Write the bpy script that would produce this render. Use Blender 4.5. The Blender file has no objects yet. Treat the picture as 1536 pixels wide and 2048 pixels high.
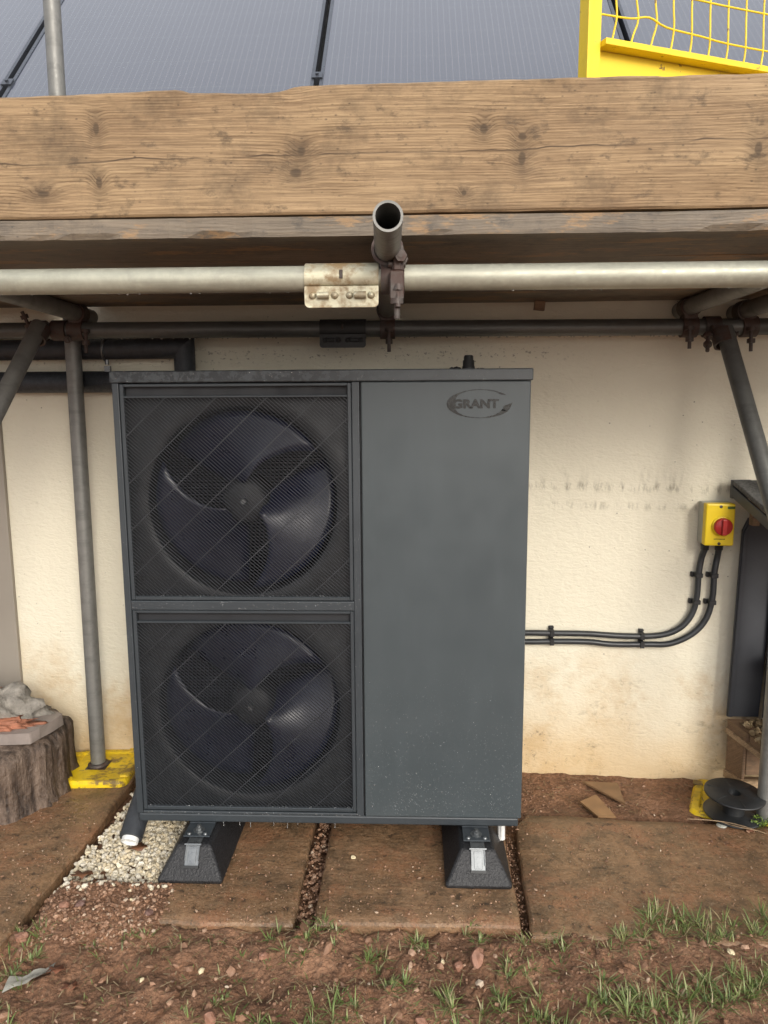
import bpy, bmesh, math, random
from mathutils import Vector, Matrix, noise
random.seed(7)
S = bpy.context.scene
COL = S.collection
rad = math.radians

# ------------------------------------------------------------------ camera
yaw, pitch, roll = rad(2.23), rad(-8.93), rad(-.36)
fwd = Vector((-math.sin(yaw)*math.cos(pitch), math.cos(yaw)*math.cos(pitch), math.sin(pitch)))
rt = Vector((math.cos(yaw), math.sin(yaw), 0)); up = rt.cross(fwd)
r2 = math.cos(roll)*rt + math.sin(roll)*up; u2 = -math.sin(roll)*rt + math.cos(roll)*up
CAM = Vector((.237, 0, 1.271))
cd = bpy.data.cameras.new('camera'); co = bpy.data.objects.new('camera', cd); COL.objects.link(co)
cd.sensor_fit = 'VERTICAL'; cd.sensor_height = 36; cd.lens = 36*1538/2048
cd.clip_start = .05; cd.clip_end = 500
M = Matrix((r2, u2, -fwd)).transposed().to_4x4(); M.translation = CAM
co.matrix_world = M
S.camera = co

# ------------------------------------------------------------------ sky, sun, exposure
SUN_EL, SUN_AZ = rad(25), rad(158)          # azimuth clockwise from +Y (the house side): sun behind the viewer, to the right
W = bpy.data.worlds.new('World'); S.world = W; W.use_nodes = True
wn = W.node_tree.nodes; wl = W.node_tree.links
bg = wn['Background']
sky = wn.new('ShaderNodeTexSky'); sky.sky_type = 'NISHITA'; sky.sun_disc = False
sky.sun_elevation = SUN_EL; sky.sun_rotation = SUN_AZ
sky.air_density = 1.0; sky.dust_density = 5.0; sky.ozone_density = 1.0
hs = wn.new('ShaderNodeHueSaturation'); hs.inputs['Saturation'].default_value = .35   # overcast: the blue is washed out
wl.new(sky.outputs[0], hs.inputs['Color']); mx = wn.new('ShaderNodeMix'); mx.data_type = 'RGBA'; mx.inputs[0].default_value = .55        # even cloud layer over the clear sky
mx.inputs[7].default_value = (5.0, 5.15, 5.5, 1); wl.new(hs.outputs[0], mx.inputs[6]); wl.new(mx.outputs[2], bg.inputs[0])
bg.inputs[1].default_value = .15
sd = bpy.data.lights.new('sun', 'SUN'); sd.energy = 1.0; sd.angle = rad(18); sd.color = (1, .93, .82)
so = bpy.data.objects.new('sun', sd); COL.objects.link(so)
to_sun = Vector((math.sin(SUN_AZ)*math.cos(SUN_EL), math.cos(SUN_AZ)*math.cos(SUN_EL), math.sin(SUN_EL)))
so.rotation_euler = to_sun.to_track_quat('Z', 'Y').to_euler(); so.location = (2, -4, 6)
vs = S.view_settings
vs.view_transform = 'Standard'; vs.look = 'None'; vs.gamma = 1; vs.use_curve_mapping = False
vs.exposure = .75
S.cycles.max_bounces = 8

# ------------------------------------------------------------------ material helpers
class N:
    def __init__(s, name):
        s.m = bpy.data.materials.new(name); s.m.use_nodes = True
        s.t = s.m.node_tree; s.b = s.t.nodes['Principled BSDF']
        s.tc = s.t.nodes.new('ShaderNodeTexCoord')
        s.obj = s.tc.outputs['Object']
    def new(s, k): return s.t.nodes.new(k)
    def put(s, sock, v):
        if hasattr(v, 'is_linked') or hasattr(v, 'links'): s.t.links.new(v, sock)
        elif isinstance(v, (tuple, list)) and len(v) == 3 and sock.type == 'RGBA': sock.default_value = (*v, 1)
        else: sock.default_value = v
    def set(s, **k):
        for a, v in k.items(): s.put(s.b.inputs[a.replace('_', ' ')], v)
        return s
    def map(s, scale=(1,1,1), vec=None, rot=(0,0,0), loc=(0,0,0)):
        n = s.new('ShaderNodeMapping'); s.put(n.inputs['Vector'], vec or s.obj)
        n.inputs['Scale'].default_value = scale; n.inputs['Rotation'].default_value = rot; n.inputs['Location'].default_value = loc
        return n.outputs[0]
    def noise(s, scale, detail=4, rough=.55, vec=None, dist=0):
        n = s.new('ShaderNodeTexNoise'); s.put(n.inputs['Vector'], vec or s.obj)
        n.inputs['Scale'].default_value = scale; n.inputs['Detail'].default_value = detail
        n.inputs['Roughness'].default_value = rough; n.inputs['Distortion'].default_value = dist
        return n.outputs[0]
    def voro(s, scale, vec=None, feature='F1', out=0, rnd=1):
        n = s.new('ShaderNodeTexVoronoi'); n.feature = feature; s.put(n.inputs['Vector'], vec or s.obj)
        n.inputs['Scale'].default_value = scale; n.inputs['Randomness'].default_value = rnd
        return n.outputs[out]
    def ramp(s, fac, *stops, interp='LINEAR'):
        n = s.new('ShaderNodeValToRGB'); s.put(n.inputs[0], fac); e = n.color_ramp.elements
        n.color_ramp.interpolation = interp
        while len(e) < len(stops): e.new(.5)
        for el, (p, c) in zip(e, stops):
            el.position = p; el.color = (*c, 1) if isinstance(c, tuple) else (c, c, c, 1)
        return n.outputs[0]
    def math(s, op, a, b=0, c=None, clamp=False):
        n = s.new('ShaderNodeMath'); n.operation = op; n.use_clamp = clamp
        s.put(n.inputs[0], a); s.put(n.inputs[1], b)
        if c is not None: s.put(n.inputs[2], c)
        return n.outputs[0]
    def mix(s, fac, a, b, kind='MIX'):
        n = s.new('ShaderNodeMix'); n.data_type = 'RGBA'; n.blend_type = kind
        s.put(n.inputs[0], fac); s.put(n.inputs[6], a); s.put(n.inputs[7], b)
        return n.outputs[2]
    def xyz(s, vec=None):
        n = s.new('ShaderNodeSeparateXYZ'); s.put(n.inputs[0], vec or s.obj); return n.outputs
    def maprange(s, v, a, b, c=0, d=1, smooth=True):
        n = s.new('ShaderNodeMapRange'); n.interpolation_type = 'SMOOTHSTEP' if smooth else 'LINEAR'
        s.put(n.inputs[0], v); n.inputs[1].default_value = a; n.inputs[2].default_value = b
        n.inputs[3].default_value = c; n.inputs[4].default_value = d
        return n.outputs[0]
    def bump(s, h, strength=.5, dist=.002, normal=None):
        n = s.new('ShaderNodeBump'); s.put(n.inputs['Height'], h)
        n.inputs['Strength'].default_value = strength; n.inputs['Distance'].default_value = dist
        if normal is not None: s.put(n.inputs['Normal'], normal)
        s.put(s.b.inputs['Normal'], n.outputs[0]); return n.outputs[0]
    def island(s):
        return s.new('ShaderNodeNewGeometry').outputs['Random Per Island']

def simple(name, c, rough=.6, metal=0, var=.25, scale=20, bump=.15, bscale=120, bdist=.001, spec=.5):
    n = N(name); f = n.noise(scale, 5)
    d = tuple(v*(1-var) for v in c); l = tuple(min(1, v*(1+var)) for v in c)
    n.set(Base_Color=n.ramp(f, (.3, d), (.7, l)), Roughness=n.ramp(n.noise(scale*2.3, 3), (.3, max(0, rough-.1)), (.7, min(1, rough+.1))), Metallic=metal)
    n.b.inputs['Specular IOR Level'].default_value = spec
    if bump: n.bump(n.noise(bscale, 4), bump, bdist)
    return n.m
MT = {}

def galv(name, c, rust=.0, rough=.45, metal=.75, rustcol=(.12, .06, .03)):
    n = N(name)
    f = n.noise(14, 6, .6); g = n.noise(90, 4, .7); st = n.noise(30, 4, .6, n.map((.12, 1, 1)))
    a = n.mix(f, tuple(v*.7 for v in c), tuple(min(1, v*1.25) for v in c))
    a = n.mix(n.ramp(g, (.45, 0.), (.75, .5)), a, tuple(v*1.35 for v in c))
    a = n.mix(n.ramp(st, (.5, 0.), (.68, .55)), a, tuple(v*.55 for v in c))
    if rust:
        rf = n.ramp(n.noise(22, 6, .65), (.5-rust*.35, 0.), (.62-rust*.2, 1.))
        a = n.mix(rf, a, rustcol)
        n.set(Metallic=n.math('MULTIPLY', n.math('SUBTRACT', 1, rf), metal))
    else: n.set(Metallic=metal)
    n.set(Base_Color=a, Roughness=n.ramp(g, (.3, rough-.1), (.7, rough+.15)))
    n.bump(n.noise(140, 5), .25, .0006)
    return n.m

def wood(name, c, dark, light, knots=(), freq=230, wet=.0, stain=(.085, .058, .034), chip=None, crack=None):
    n = N(name); x, y, z = n.xyz()
    big = n.noise(1.6, 2, .5, n.map((.6, 1, 2.2)))
    warp = n.noise(7, 4, .55, n.map((.3, 1, 3)))
    ph = n.math('ADD', n.math('MULTIPLY', n.math('ADD', z, y), freq), n.math('MULTIPLY', big, freq*.09))
    ph = n.math('ADD', ph, n.math('MULTIPLY', warp, freq*.012))
    kd = None
    for (kx, kz, r, sx, sz) in knots:
        dx = n.math('DIVIDE', n.math('SUBTRACT', x, kx), sx); dz = n.math('DIVIDE', n.math('SUBTRACT', z, kz), sz)
        d = n.math('SQRT', n.math('ADD', n.math('MULTIPLY', dx, dx), n.math('MULTIPLY', dz, dz)))
        d = n.math('ADD', d, n.math('MULTIPLY', n.math('SUBTRACT', n.noise(60, 3), .5), r*.5))
        e = n.math('EXPONENT', n.math('MULTIPLY', n.math('POWER', n.math('DIVIDE', d, r*1.9), 2), -1))
        ph = n.math('ADD', ph, n.math('MULTIPLY', e, freq*.016))
        core = n.maprange(d, r*.45, r*1.15, 1, 0)
        halo = n.math('MULTIPLY', n.maprange(d, r*.5, r*3.6, 1, 0), n.math('MULTIPLY_ADD', n.noise(40, 4, .6), .9, -.05))
        k = n.math('MAXIMUM', n.math('MULTIPLY', core, .8), halo)
        kd = k if kd is None else n.math('MAXIMUM', kd, k)
    gr = n.math('POWER', n.math('MULTIPLY_ADD', n.math('SINE', ph), .5, .5), 2.2)
    gr2 = n.math('POWER', n.math('MULTIPLY_ADD', n.math('SINE', n.math('MULTIPLY_ADD', ph, .37, 1.3)), .5, .5), 3)
    gm = n.ramp(n.noise(7, 5, .68, n.map((.5, 1, 2.2))), (.36, .05), (.62, 1.))
    gg = n.math('MAXIMUM', n.math('MULTIPLY', gr, gm), n.math('MULTIPLY', gr2, .55))
    broken = n.noise(300, 4, .7, n.map((.045, 1, 1)))
    gg = n.math('MULTIPLY', gg, n.ramp(broken, (.34, .15), (.56, 1.)))
    fine = n.noise(260, 4, .65, n.map((.03, 1, 1)))
    fib = n.ramp(fine, (.44, 0.), (.7, 1.))
    base = n.mix(n.ramp(n.noise(4.5, 6, .68, n.map((.45, 1, 1.8))), (.34, 0.), (.64, 1.)), light, c)
    col = n.mix(n.math('MULTIPLY', gg, .8), base, dark)
    col = n.mix(n.math('MULTIPLY', fib, .55), col, dark)
    tone = n.noise(3.5, 5, .62, n.map((.7, 1, 1.6)))
    pale = n.ramp(n.noise(420, 3, .7, n.map((.06, 1, 1))), (.56, 0.), (.72, .5)); col = n.mix(pale, col, tuple(min(1, v*1.25) for v in light))
    blot = n.noise(11, 7, .74, n.map((.8, 1, 1)))
    col = n.mix(n.ramp(blot, (.50, 0.), (.72, .72)), col, stain)
    smear = n.noise(38, 5, .72, n.map((.55, 1, 1)))
    col = n.mix(n.ramp(smear, (.57, 0.), (.68, .7)), col, stain)
    spk = n.voro(75, n.map((.6, 1, 1)))
    col = n.mix(n.math('MULTIPLY', n.ramp(spk, (.06, 1.), (.16, 0.)), n.ramp(n.noise(18, 3), (.46, 0.), (.6, .85))), col, stain)
    if chip:     # fresh splintered patches along the edge
        ch = n.ramp(n.noise(13, 6, .75, n.map((.35, 1, 1.2))), (.54, 0.), (.60, .8)); col = n.mix(ch, col, chip)
    if crack is not None:
        cz = n.math('ADD', n.math('MULTIPLY', n.math('SUBTRACT', n.noise(2.5, 4, .6, n.map((1, 0, 0))), .5), .05), n.math('MULTIPLY', x, .012))
        cdist = n.math('ABSOLUTE', n.math('SUBTRACT', z, n.math('ADD', cz, crack)))
        ck = n.math('MULTIPLY', n.maprange(cdist, .0004, .0022, 1, 0), n.ramp(n.noise(5, 3, .6, n.map((1, 0, 0))), (.40, .15), (.55, .9)))
        col = n.mix(ck, col, (.05, .03, .016))
    if kd is not None: col = n.mix(kd, col, (.045, .028, .015))
    n.set(Base_Color=col, Roughness=n.ramp(tone, (.3, .72-wet), (.7, .86-wet)))
    h = n.math('ADD', n.math('MULTIPLY', gg, -.8), n.math('MULTIPLY', fine, -1.2))
    n.bump(h, .5, .0012)
    return n.m

# ------------------------------------------------------------------ mesh helpers
def frame(d):
    d = Vector(d).normalized(); a = Vector((0,0,1)) if abs(d.z) < .95 else Vector((1,0,0))
    u = d.cross(a).normalized(); return u, d.cross(u).normalized()
class MB:
    def __init__(s): s.v = []; s.f = []; s.sm = []
    def add(s, vs, fs, smooth=False):
        o = len(s.v); s.v += [Vector(v) for v in vs]
        s.f += [tuple(i+o for i in f) for f in fs]; s.sm += [smooth]*len(fs); return s
    def box(s, lo, hi, R=None, c=None):
        x0,y0,z0 = lo; x1,y1,z1 = hi
        vs = [Vector(p) for p in ((x0,y0,z0),(x1,y0,z0),(x1,y1,z0),(x0,y1,z0),(x0,y0,z1),(x1,y0,z1),(x1,y1,z1),(x0,y1,z1))]
        if R is not None:
            c = Vector(c) if c is not None else sum(vs, Vector())/8
            vs = [c + R @ (v-c) for v in vs]
        return s.add(vs, [(0,3,2,1),(4,5,6,7),(0,1,5,4),(1,2,6,5),(2,3,7,6),(3,0,4,7)])
    def tube(s, pts, r, n=16, caps=True, wall=0):
        pts = [Vector(p) for p in pts]; rings = []
        rr = r if isinstance(r, (list, tuple)) else [r]*len(pts)
        u = None
        def mk(rs):
            nonlocal u
            vs = []; u = None
            for i, p in enumerate(pts):
                d = (pts[min(i+1, len(pts)-1)] - pts[max(i-1, 0)]).normalized()
                if u is None: u, _ = frame(d)
                u = (u - d*u.dot(d)).normalized(); w = d.cross(u)
                vs += [p + (u*math.cos(2*math.pi*k/n) + w*math.sin(2*math.pi*k/n))*rs[i] for k in range(n)]
            return vs
        vs = mk(rr); m = len(pts)
        fs = [(i*n+k, i*n+(k+1) % n, (i+1)*n+(k+1) % n, (i+1)*n+k) for i in range(m-1) for k in range(n)]
        s.add(vs, fs, True)
        if wall:
            iv = mk([q-wall for q in rr])
            s.add(iv, [(f[3], f[2], f[1], f[0]) for f in fs], True)
            for e, flip in ((0, 0), (m-1, 1)):
                a = vs[e*n:(e+1)*n]; b = iv[e*n:(e+1)*n]
                q = [(k, n+k, n+(k+1) % n, (k+1) % n) for k in range(n)]
                s.add(a+b, [tuple(reversed(f)) for f in q] if flip else q)
        elif caps:
            s.add(vs[:n], [tuple(reversed(range(n)))]); s.add(vs[-n:], [tuple(range(n))])
        return s
    def cyl(s, a, b, r, n=16): return s.tube([a, b], r, n)
    def lathe(s, prof, c=(0,0,0), axis=(0,0,1), n=24, smooth=True):
        c = Vector(c); ax = Vector(axis).normalized(); u, w = frame(ax); m = len(prof); vs = []
        for (r, h) in prof:
            vs += [c + ax*h + (u*math.cos(2*math.pi*k/n) + w*math.sin(2*math.pi*k/n))*r for k in range(n)]
        fs = [(i*n+k, i*n+(k+1) % n, (i+1)*n+(k+1) % n, (i+1)*n+k) for i in range(m-1) for k in range(n)]
        return s.add(vs, fs, smooth)
    def prism(s, poly, fn, t0, t1, smooth=False):
        """poly in 2D, fn(a, b, t) -> 3D; extruded from t0 to t1"""
        n = len(poly); vs = [fn(a, b, t0) for a, b in poly] + [fn(a, b, t1) for a, b in poly]
        s.add(vs, [tuple(reversed(range(n))), tuple(range(n, 2*n))])
        return s.add(vs, [(k, (k+1) % n, n+(k+1) % n, n+k) for k in range(n)], smooth)
    def stone(s, c, size, sub=1, rough=.25, flat=.7):
        bm = bmesh.new(); bmesh.ops.create_icosphere(bm, subdivisions=sub, radius=1)
        R = Matrix.Rotation(random.uniform(0, 6.28), 3, Vector((random.gauss(0,1), random.gauss(0,1), random.gauss(0,1))).normalized())
        sc = Vector((random.uniform(.75, 1.25), random.uniform(.6, 1), random.uniform(.5, .8)*flat/.7)); o = Vector((random.uniform(0,99), random.uniform(0,99), 0))
        vs = []
        for v in bm.verts:
            k = 1 + rough*noise.noise(v.co*1.3+o)*1.6
            p = Vector((v.co.x*sc.x, v.co.y*sc.y, v.co.z*sc.z))*k*size
            vs.append(Vector(c) + R @ p)
        s.add(vs, [tuple(v.index for v in f.verts) for f in bm.faces], False); bm.free(); return s
    def out(s, name, mat, parent=None, bevel=0, seg=2, kind=None, origin=None, fix=True, label=None):
        o0 = Vector(origin) if origin is not None else (wpos(parent) if parent else Vector())
        me = bpy.data.meshes.new(name); me.from_pydata([v-o0 for v in s.v], [], s.f)
        for p, q in zip(me.polygons, s.sm): p.use_smooth = q
        if fix:
            bm = bmesh.new(); bm.from_mesh(me); bmesh.ops.recalc_face_normals(bm, faces=bm.faces); bm.to_mesh(me); bm.free()
        me.materials.append(mat)
        ob = bpy.data.objects.new(name, me); COL.objects.link(ob)
        if parent: ob.parent = parent
        if origin is not None: ob.location = o0 - (wpos(parent) if parent else Vector())
        if bevel:
            b = ob.modifiers.new('bevel', 'BEVEL'); b.width = bevel; b.segments = seg; b.limit_method = 'ANGLE'; b.angle_limit = rad(40)
            b.harden_normals = False
        if kind: ob['kind'] = kind
        if label: ob['label'] = label
        return ob
def wpos(o):
    p = Vector(o.location)
    while o.parent: o = o.parent; p += Vector(o.location)
    return p
def thing(name, loc, label, cat, group=None):
    o = bpy.data.objects.new(name, None); COL.objects.link(o); o.location = loc; o.empty_display_size = .05
    return tag(o, label, cat, group)
def tag(o, label, cat, group=None):
    o['label'] = label; o['category'] = cat
    if group: o['group'] = group
    return o
def fbm(x, y, s, o=4): return noise.fractal(Vector((x*s, y*s, 3.7)), 1, 2, o)
def wallY(x): return 2.48 - .055*x
WR = Matrix.Rotation(math.atan(-.055), 3, 'Z')          # the wall runs slightly askew to the unit

# ------------------------------------------------------------------ materials
def m_render():
    n = N('cream_render'); x, y, z = n.xyz()
    tone = n.noise(1.3, 4, .55)
    c = n.mix(tone, (.68, .635, .505), (.76, .715, .58))
    # dirt creeping up from the ground, ochre and grey
    low = n.maprange(n.math('ADD', z, n.math('MULTIPLY', n.math('SUBTRACT', n.noise(3, 5, .6), .5), .35)), .42, -.02, 0, 1)
    c = n.mix(n.math('MULTIPLY', low, .75), c, (.58, .40, .19))
    och = n.math('MULTIPLY', n.ramp(n.noise(5, 6, .7), (.48, 0.), (.66, .6)), n.maprange(z, .52, .25, 0, 1)); c = n.mix(och, c, (.50, .33, .15))
    right = n.maprange(x, .2, .8, .25, 1)
    spl = n.math('MULTIPLY', n.math('MULTIPLY', n.ramp(n.noise(46, 6, .75), (.57, 0.), (.66, 1.)), n.ramp(n.noise(5, 4, .65), (.44, .1), (.60, 1.))), n.math('MULTIPLY', n.maprange(z, .52, .05, 0, .75), right))
    c = n.mix(spl, c, (.13, .10, .07))
    blot = n.math('MULTIPLY', n.ramp(n.noise(10, 6, .72, n.map((1, 1, 1.8))), (.60, 0.), (.74, 1.)), n.math('MULTIPLY', n.maprange(z, .48, .2, 0, .55), right))
    c = n.mix(blot, c, (.20, .15, .09))
    # the two streaky lines of dirt right of the unit
    sx = n.maprange(x, .50, .66, 0, 1)
    for zc, w, k in ((.985, .022, .8), (.925, .02, .6), (1.005, .06, .25)):
        d = n.math('ABSOLUTE', n.math('SUBTRACT', z, n.math('ADD', zc, n.math('MULTIPLY', x, -.02))))
        band = n.math('MULTIPLY', n.maprange(d, 0, w, 1, 0), sx)
        st = n.ramp(n.noise(36, 5, .7, n.map((1.3, 1, .35))), (.5, 0.), (.68, 1.))
        c = n.mix(n.math('MULTIPLY', n.math('MULTIPLY', band, st), k), c, (.22, .19, .13))
    # drilling dust and flecks above the unit
    d2 = n.math('MULTIPLY', n.maprange(n.math('ABSOLUTE', n.math('SUBTRACT', z, 1.385)), 0, .04, 1, 0), n.ramp(n.noise(70, 4, .7, n.map((1, 1, 1.6))), (.58, 0.), (.66, .8)))
    d2 = n.math('MULTIPLY', d2, n.maprange(x, .55, .85, 1, 0))
    c = n.mix(d2, c, (.13, .11, .08))
    fl = n.math('MULTIPLY', n.ramp(n.voro(34), (.05, 1.), (.1, 0.)), n.ramp(n.noise(5, 3), (.52, 0.), (.6, .7)))
    c = n.mix(fl, c, (.16, .14, .10))
    n.set(Base_Color=c, Roughness=.85)
    h = n.math('ADD', n.noise(95, 3, .6, n.map((.6, 1, 1.25)), .6), n.math('MULTIPLY', n.noise(34, 2, .5), .8))
    n.bump(h, .85, .0035)
    return n.m
MT['render'] = m_render()

def m_case(name, c, dirt_glints=0):
    n = N(name); x, y, z = n.xyz()
    f = n.noise(2.5, 5, .6)
    a = n.mix(f, tuple(v*.9 for v in c), tuple(v*1.1 for v in c))
    run = n.ramp(n.noise(16, 4, .6, n.map((1, 1, .18))), (.5, 0.), (.75, .25))
    a = n.mix(run, a, tuple(v*1.35 for v in c))
    if dirt_glints:   # rain-drop glints painted as pale specks low down; and wet patches on the lid
        v = n.voro(170); msk = n.math('MULTIPLY', n.ramp(n.noise(7, 4, .6), (.42, 0.), (.62, 1.)), n.maprange(z, .55, .05, .0, 1))
        a = n.mix(n.math('MULTIPLY', n.ramp(v, (.09, .9), (.15, 0.)), msk), a, (.34, .36, .36))
    if name.startswith('dark'):      # rain lies in patches on the lid rim, left part wettest
        wm = n.math('MULTIPLY', n.ramp(n.noise(55, 5, .7), (.46, 0.), (.52, 1.)), n.maprange(x, .25, -.1, .1, 1)); a = n.mix(wm, a, (.020, .023, .026))
    rr = n.ramp(n.noise(9, 5, .65), (.35, .28), (.7, .45))
    n.set(Base_Color=a, Roughness=rr)
    n.bump(n.noise(420, 2), .12, .0003)
    return n.m
MT['case'] = m_case('grey_powder_coat', (.051, .063, .069), 1)
MT['lid'] = m_case('dark_grey_powder_coat', (.048, .056, .061))
MT['frame'] = m_case('anthracite_powder_coat', (.036, .043, .049))
MT['grille'] = simple('black_grille', (.027, .030, .035), .36, 0, .2, 30, 0)
MT['shroud'] = simple('grey_shroud', (.018, .0195, .022), .5, 0, .15, 8, 0)
MT['blade'] = simple('navy_fan_plastic', (.006, .008, .026), .34, 0, .2, 6, 0)
MT['dark'] = simple('dark_inside', (.014, .015, .018), .6, 0, .2, 10, 0)
MT['fin'] = simple('blue_black_fin', (.02, .022, .034), .4, .3, .2, 10, 0)
MT['badge'] = simple('black_gloss_badge', (.010, .011, .010), .25, 0, .3, 60, 0)
MT['black'] = simple('black_plastic', (.018, .019, .02), .42, 0, .3, 15, .1, 200)
MT['cable'] = simple('black_cable_sheath', (.030, .033, .036), .38, 0, .2, 12, .05, 90)
MT['foam'] = simple('black_pipe_insulation', (.030, .034, .040), .55, 0, .25, 35, .6, 210, .002)
MT['rubber'] = simple('recycled_rubber', (.014, .014, .0155), .5, 0, .5, 160, .8, 190, .003)
MT['chalk'] = simple('dusty_rubber', (.06, .06, .062), .6, 0, .6, 120, .8, 190, .003)
MT['zinc'] = galv('bright_zinc', (.20, .21, .215), 0, .34, .8)
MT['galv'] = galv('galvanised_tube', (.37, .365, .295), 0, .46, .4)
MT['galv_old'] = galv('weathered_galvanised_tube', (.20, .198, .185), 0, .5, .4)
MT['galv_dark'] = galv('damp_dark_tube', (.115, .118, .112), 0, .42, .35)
MT['sleeve'] = galv('yellow_passivated_steel', (.52, .49, .36), .1, .42, .6, (.24, .17, .09))
MT['black_steel'] = galv('wet_black_steel', (.035, .036, .036), 0, .55, .1)
MT['coupler'] = galv('rusty_forged_steel', (.085, .075, .068), .28, .55, .4, (.06, .032, .024))
MT['white'] = simple('white_plastic', (.72, .72, .70), .4, 0, .08, 20, 0)
MT['grey_plastic'] = simple('light_grey_plastic', (.40, .40, .35), .5, 0, .08, 20, 0)
MT['iso'] = simple('yellow_plastic', (.82, .60, .01), .38, 0, .06, 10, 0)
MT['red'] = simple('red_plastic', (.42, .022, .02), .35, 0, .12, 30, 0)
MT['green'] = simple('green_print', (.07, .13, .02), .5, 0, .1, 90, 0)
MT['print'] = simple('dark_print', (.05, .045, .02), .6, 0, .1, 90, 0)
MT['felt'] = simple('grey_roofing_felt', (.11, .11, .105), .85, 0, .4, 120, 1., 260, .003)
MT['slate'] = simple('charcoal_sheet', (.030, .033, .040), .5, 0, .2, 6, .1, 60)
MT['roof'] = simple('dark_roof_slate', (.04, .042, .045), .7, 0, .3, 8, .4, 40, .004)
MT['panelframe'] = simple('black_anodised_frame', (.10, .11, .13), .35, .6, .1, 30, 0)
MT['taupe'] = simple('taupe_painted_board', (.27, .24, .20), .6, 0, .08, 3, .1, 80)

def m_yellow():
    n = N('chipped_yellow_paint'); f = n.noise(4, 5)
    c = n.mix(f, (.80, .56, .012), (.86, .63, .02))
    r = n.math('MULTIPLY', n.ramp(n.noise(26, 6, .7), (.63, 0.), (.67, 1.)), .85)
    c = n.mix(r, c, (.13, .06, .03))
    dirt_glints = n.ramp(n.noise(9, 6, .7), (.5, 0.), (.8, .35)); c = n.mix(dirt_glints, c, (.45, .30, .04))
    n.set(Base_Color=c, Roughness=n.ramp(n.noise(12, 3), (.3, .36), (.7, .55))); n.bump(n.noise(70, 4), .15, .0006); return n.m
MT['yellow'] = m_yellow()
def m_pad():
    n = N('muddy_yellow_plastic'); f = n.noise(6, 5)
    c = n.mix(f, (.80, .55, .01), (.85, .62, .015))
    r = n.ramp(n.noise(19, 7, .76, n.map((.7, 1.3, 1))), (.52, 0.), (.60, .9)); c = n.mix(r, c, (.10, .065, .04)); c = n.mix(n.ramp(n.noise(9, 5, .7), (.45, 0.), (.7, .6)), c, (.33, .19, .03))
    n.set(Base_Color=c, Roughness=n.ramp(f, (.3, .3), (.7, .5))); n.bump(n.noise(60, 4), .2, .001); return n.m
MT['pad'] = m_pad()

def m_glass():
    n = N('solar_cell_glass'); x, y, z = n.xyz(n.tc.outputs['Object'])
    # fine silver busbars up the panel, faint seams between cells
    fr = n.math('ABSOLUTE', n.math('SUBTRACT', n.math('FRACT', n.math('MULTIPLY', x, 1/.0232)), .5))
    dash = n.math('GREATER_THAN', n.math('FRACT', n.math('MULTIPLY', y, 1/.0165)), .32)
    bus = n.math('MULTIPLY', n.maprange(fr, .035, .07, 1, 0), n.math('MULTIPLY_ADD', dash, .55, .3))
    seam = n.maprange(n.math('ABSOLUTE', n.math('SUBTRACT', n.math('FRACT', n.math('MULTIPLY', y, 1/.195)), .5)), .004, .008, 1, 0)
    c = n.mix(n.noise(2, 3), (.030, .035, .055), (.042, .047, .068))
    c = n.mix(n.math('MULTIPLY', bus, .17), c, (.55, .56, .56)); c = n.mix(n.math('MULTIPLY', seam, .6), c, (.10, .11, .12))
    n.set(Base_Color=c, Roughness=n.ramp(n.noise(3, 4), (.3, .16), (.7, .26)))
    n.b.inputs['IOR'].default_value = 1.7
    n.b.inputs['Coat Weight'].default_value = 1; n.b.inputs['Coat Roughness'].default_value = .12; n.b.inputs['Coat IOR'].default_value = 1.7
    h = n.ramp(n.voro(60), (.10, 1.), (.2, 0.)); h = n.math('MULTIPLY', h, n.ramp(n.noise(14, 3), (.52, 0.), (.6, 1.)))
    n.bump(h, .5, .002); return n.m
MT['cell'] = m_glass()

def m_earth():
    n = N('red_clay_soil'); f = n.noise(6, 7, .7); g = n.noise(42, 7, .75)
    c = n.ramp(f, (.28, (.20, .098, .052)), (.48, (.36, .185, .102)), (.70, (.50, .28, .165)))
    clod = n.voro(90, n.map((1, 1, 1), vec=None), 'F1'); c = n.mix(n.ramp(clod, (.35, 0.), (.75, .4)), c, (.11, .058, .033))
    c = n.mix(n.ramp(g, (.34, .85), (.50, 0.)), c, (.09, .047, .026))
    c = n.mix(n.ramp(n.noise(130, 4, .7), (.55, 0.), (.70, .65)), c, (.40, .26, .17))
    wet = n.ramp(n.noise(4, 5, .65), (.42, 1.), (.56, 0.)); c = n.mix(n.math('MULTIPLY', wet, .4), c, (.12, .062, .034))
    n.set(Base_Color=c, Roughness=n.ramp(n.noise(9, 5), (.38, .36), (.62, .85)))
    n.b.inputs['Specular IOR Level'].default_value = .4
    n.bump(n.math('SUBTRACT', n.math('ADD', n.noise(60, 7, .75), n.math('MULTIPLY', n.noise(210, 4, .6), .4)), n.math('MULTIPLY', clod, .5)), 1., .014); return n.m
MT['earth'] = m_earth()
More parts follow.
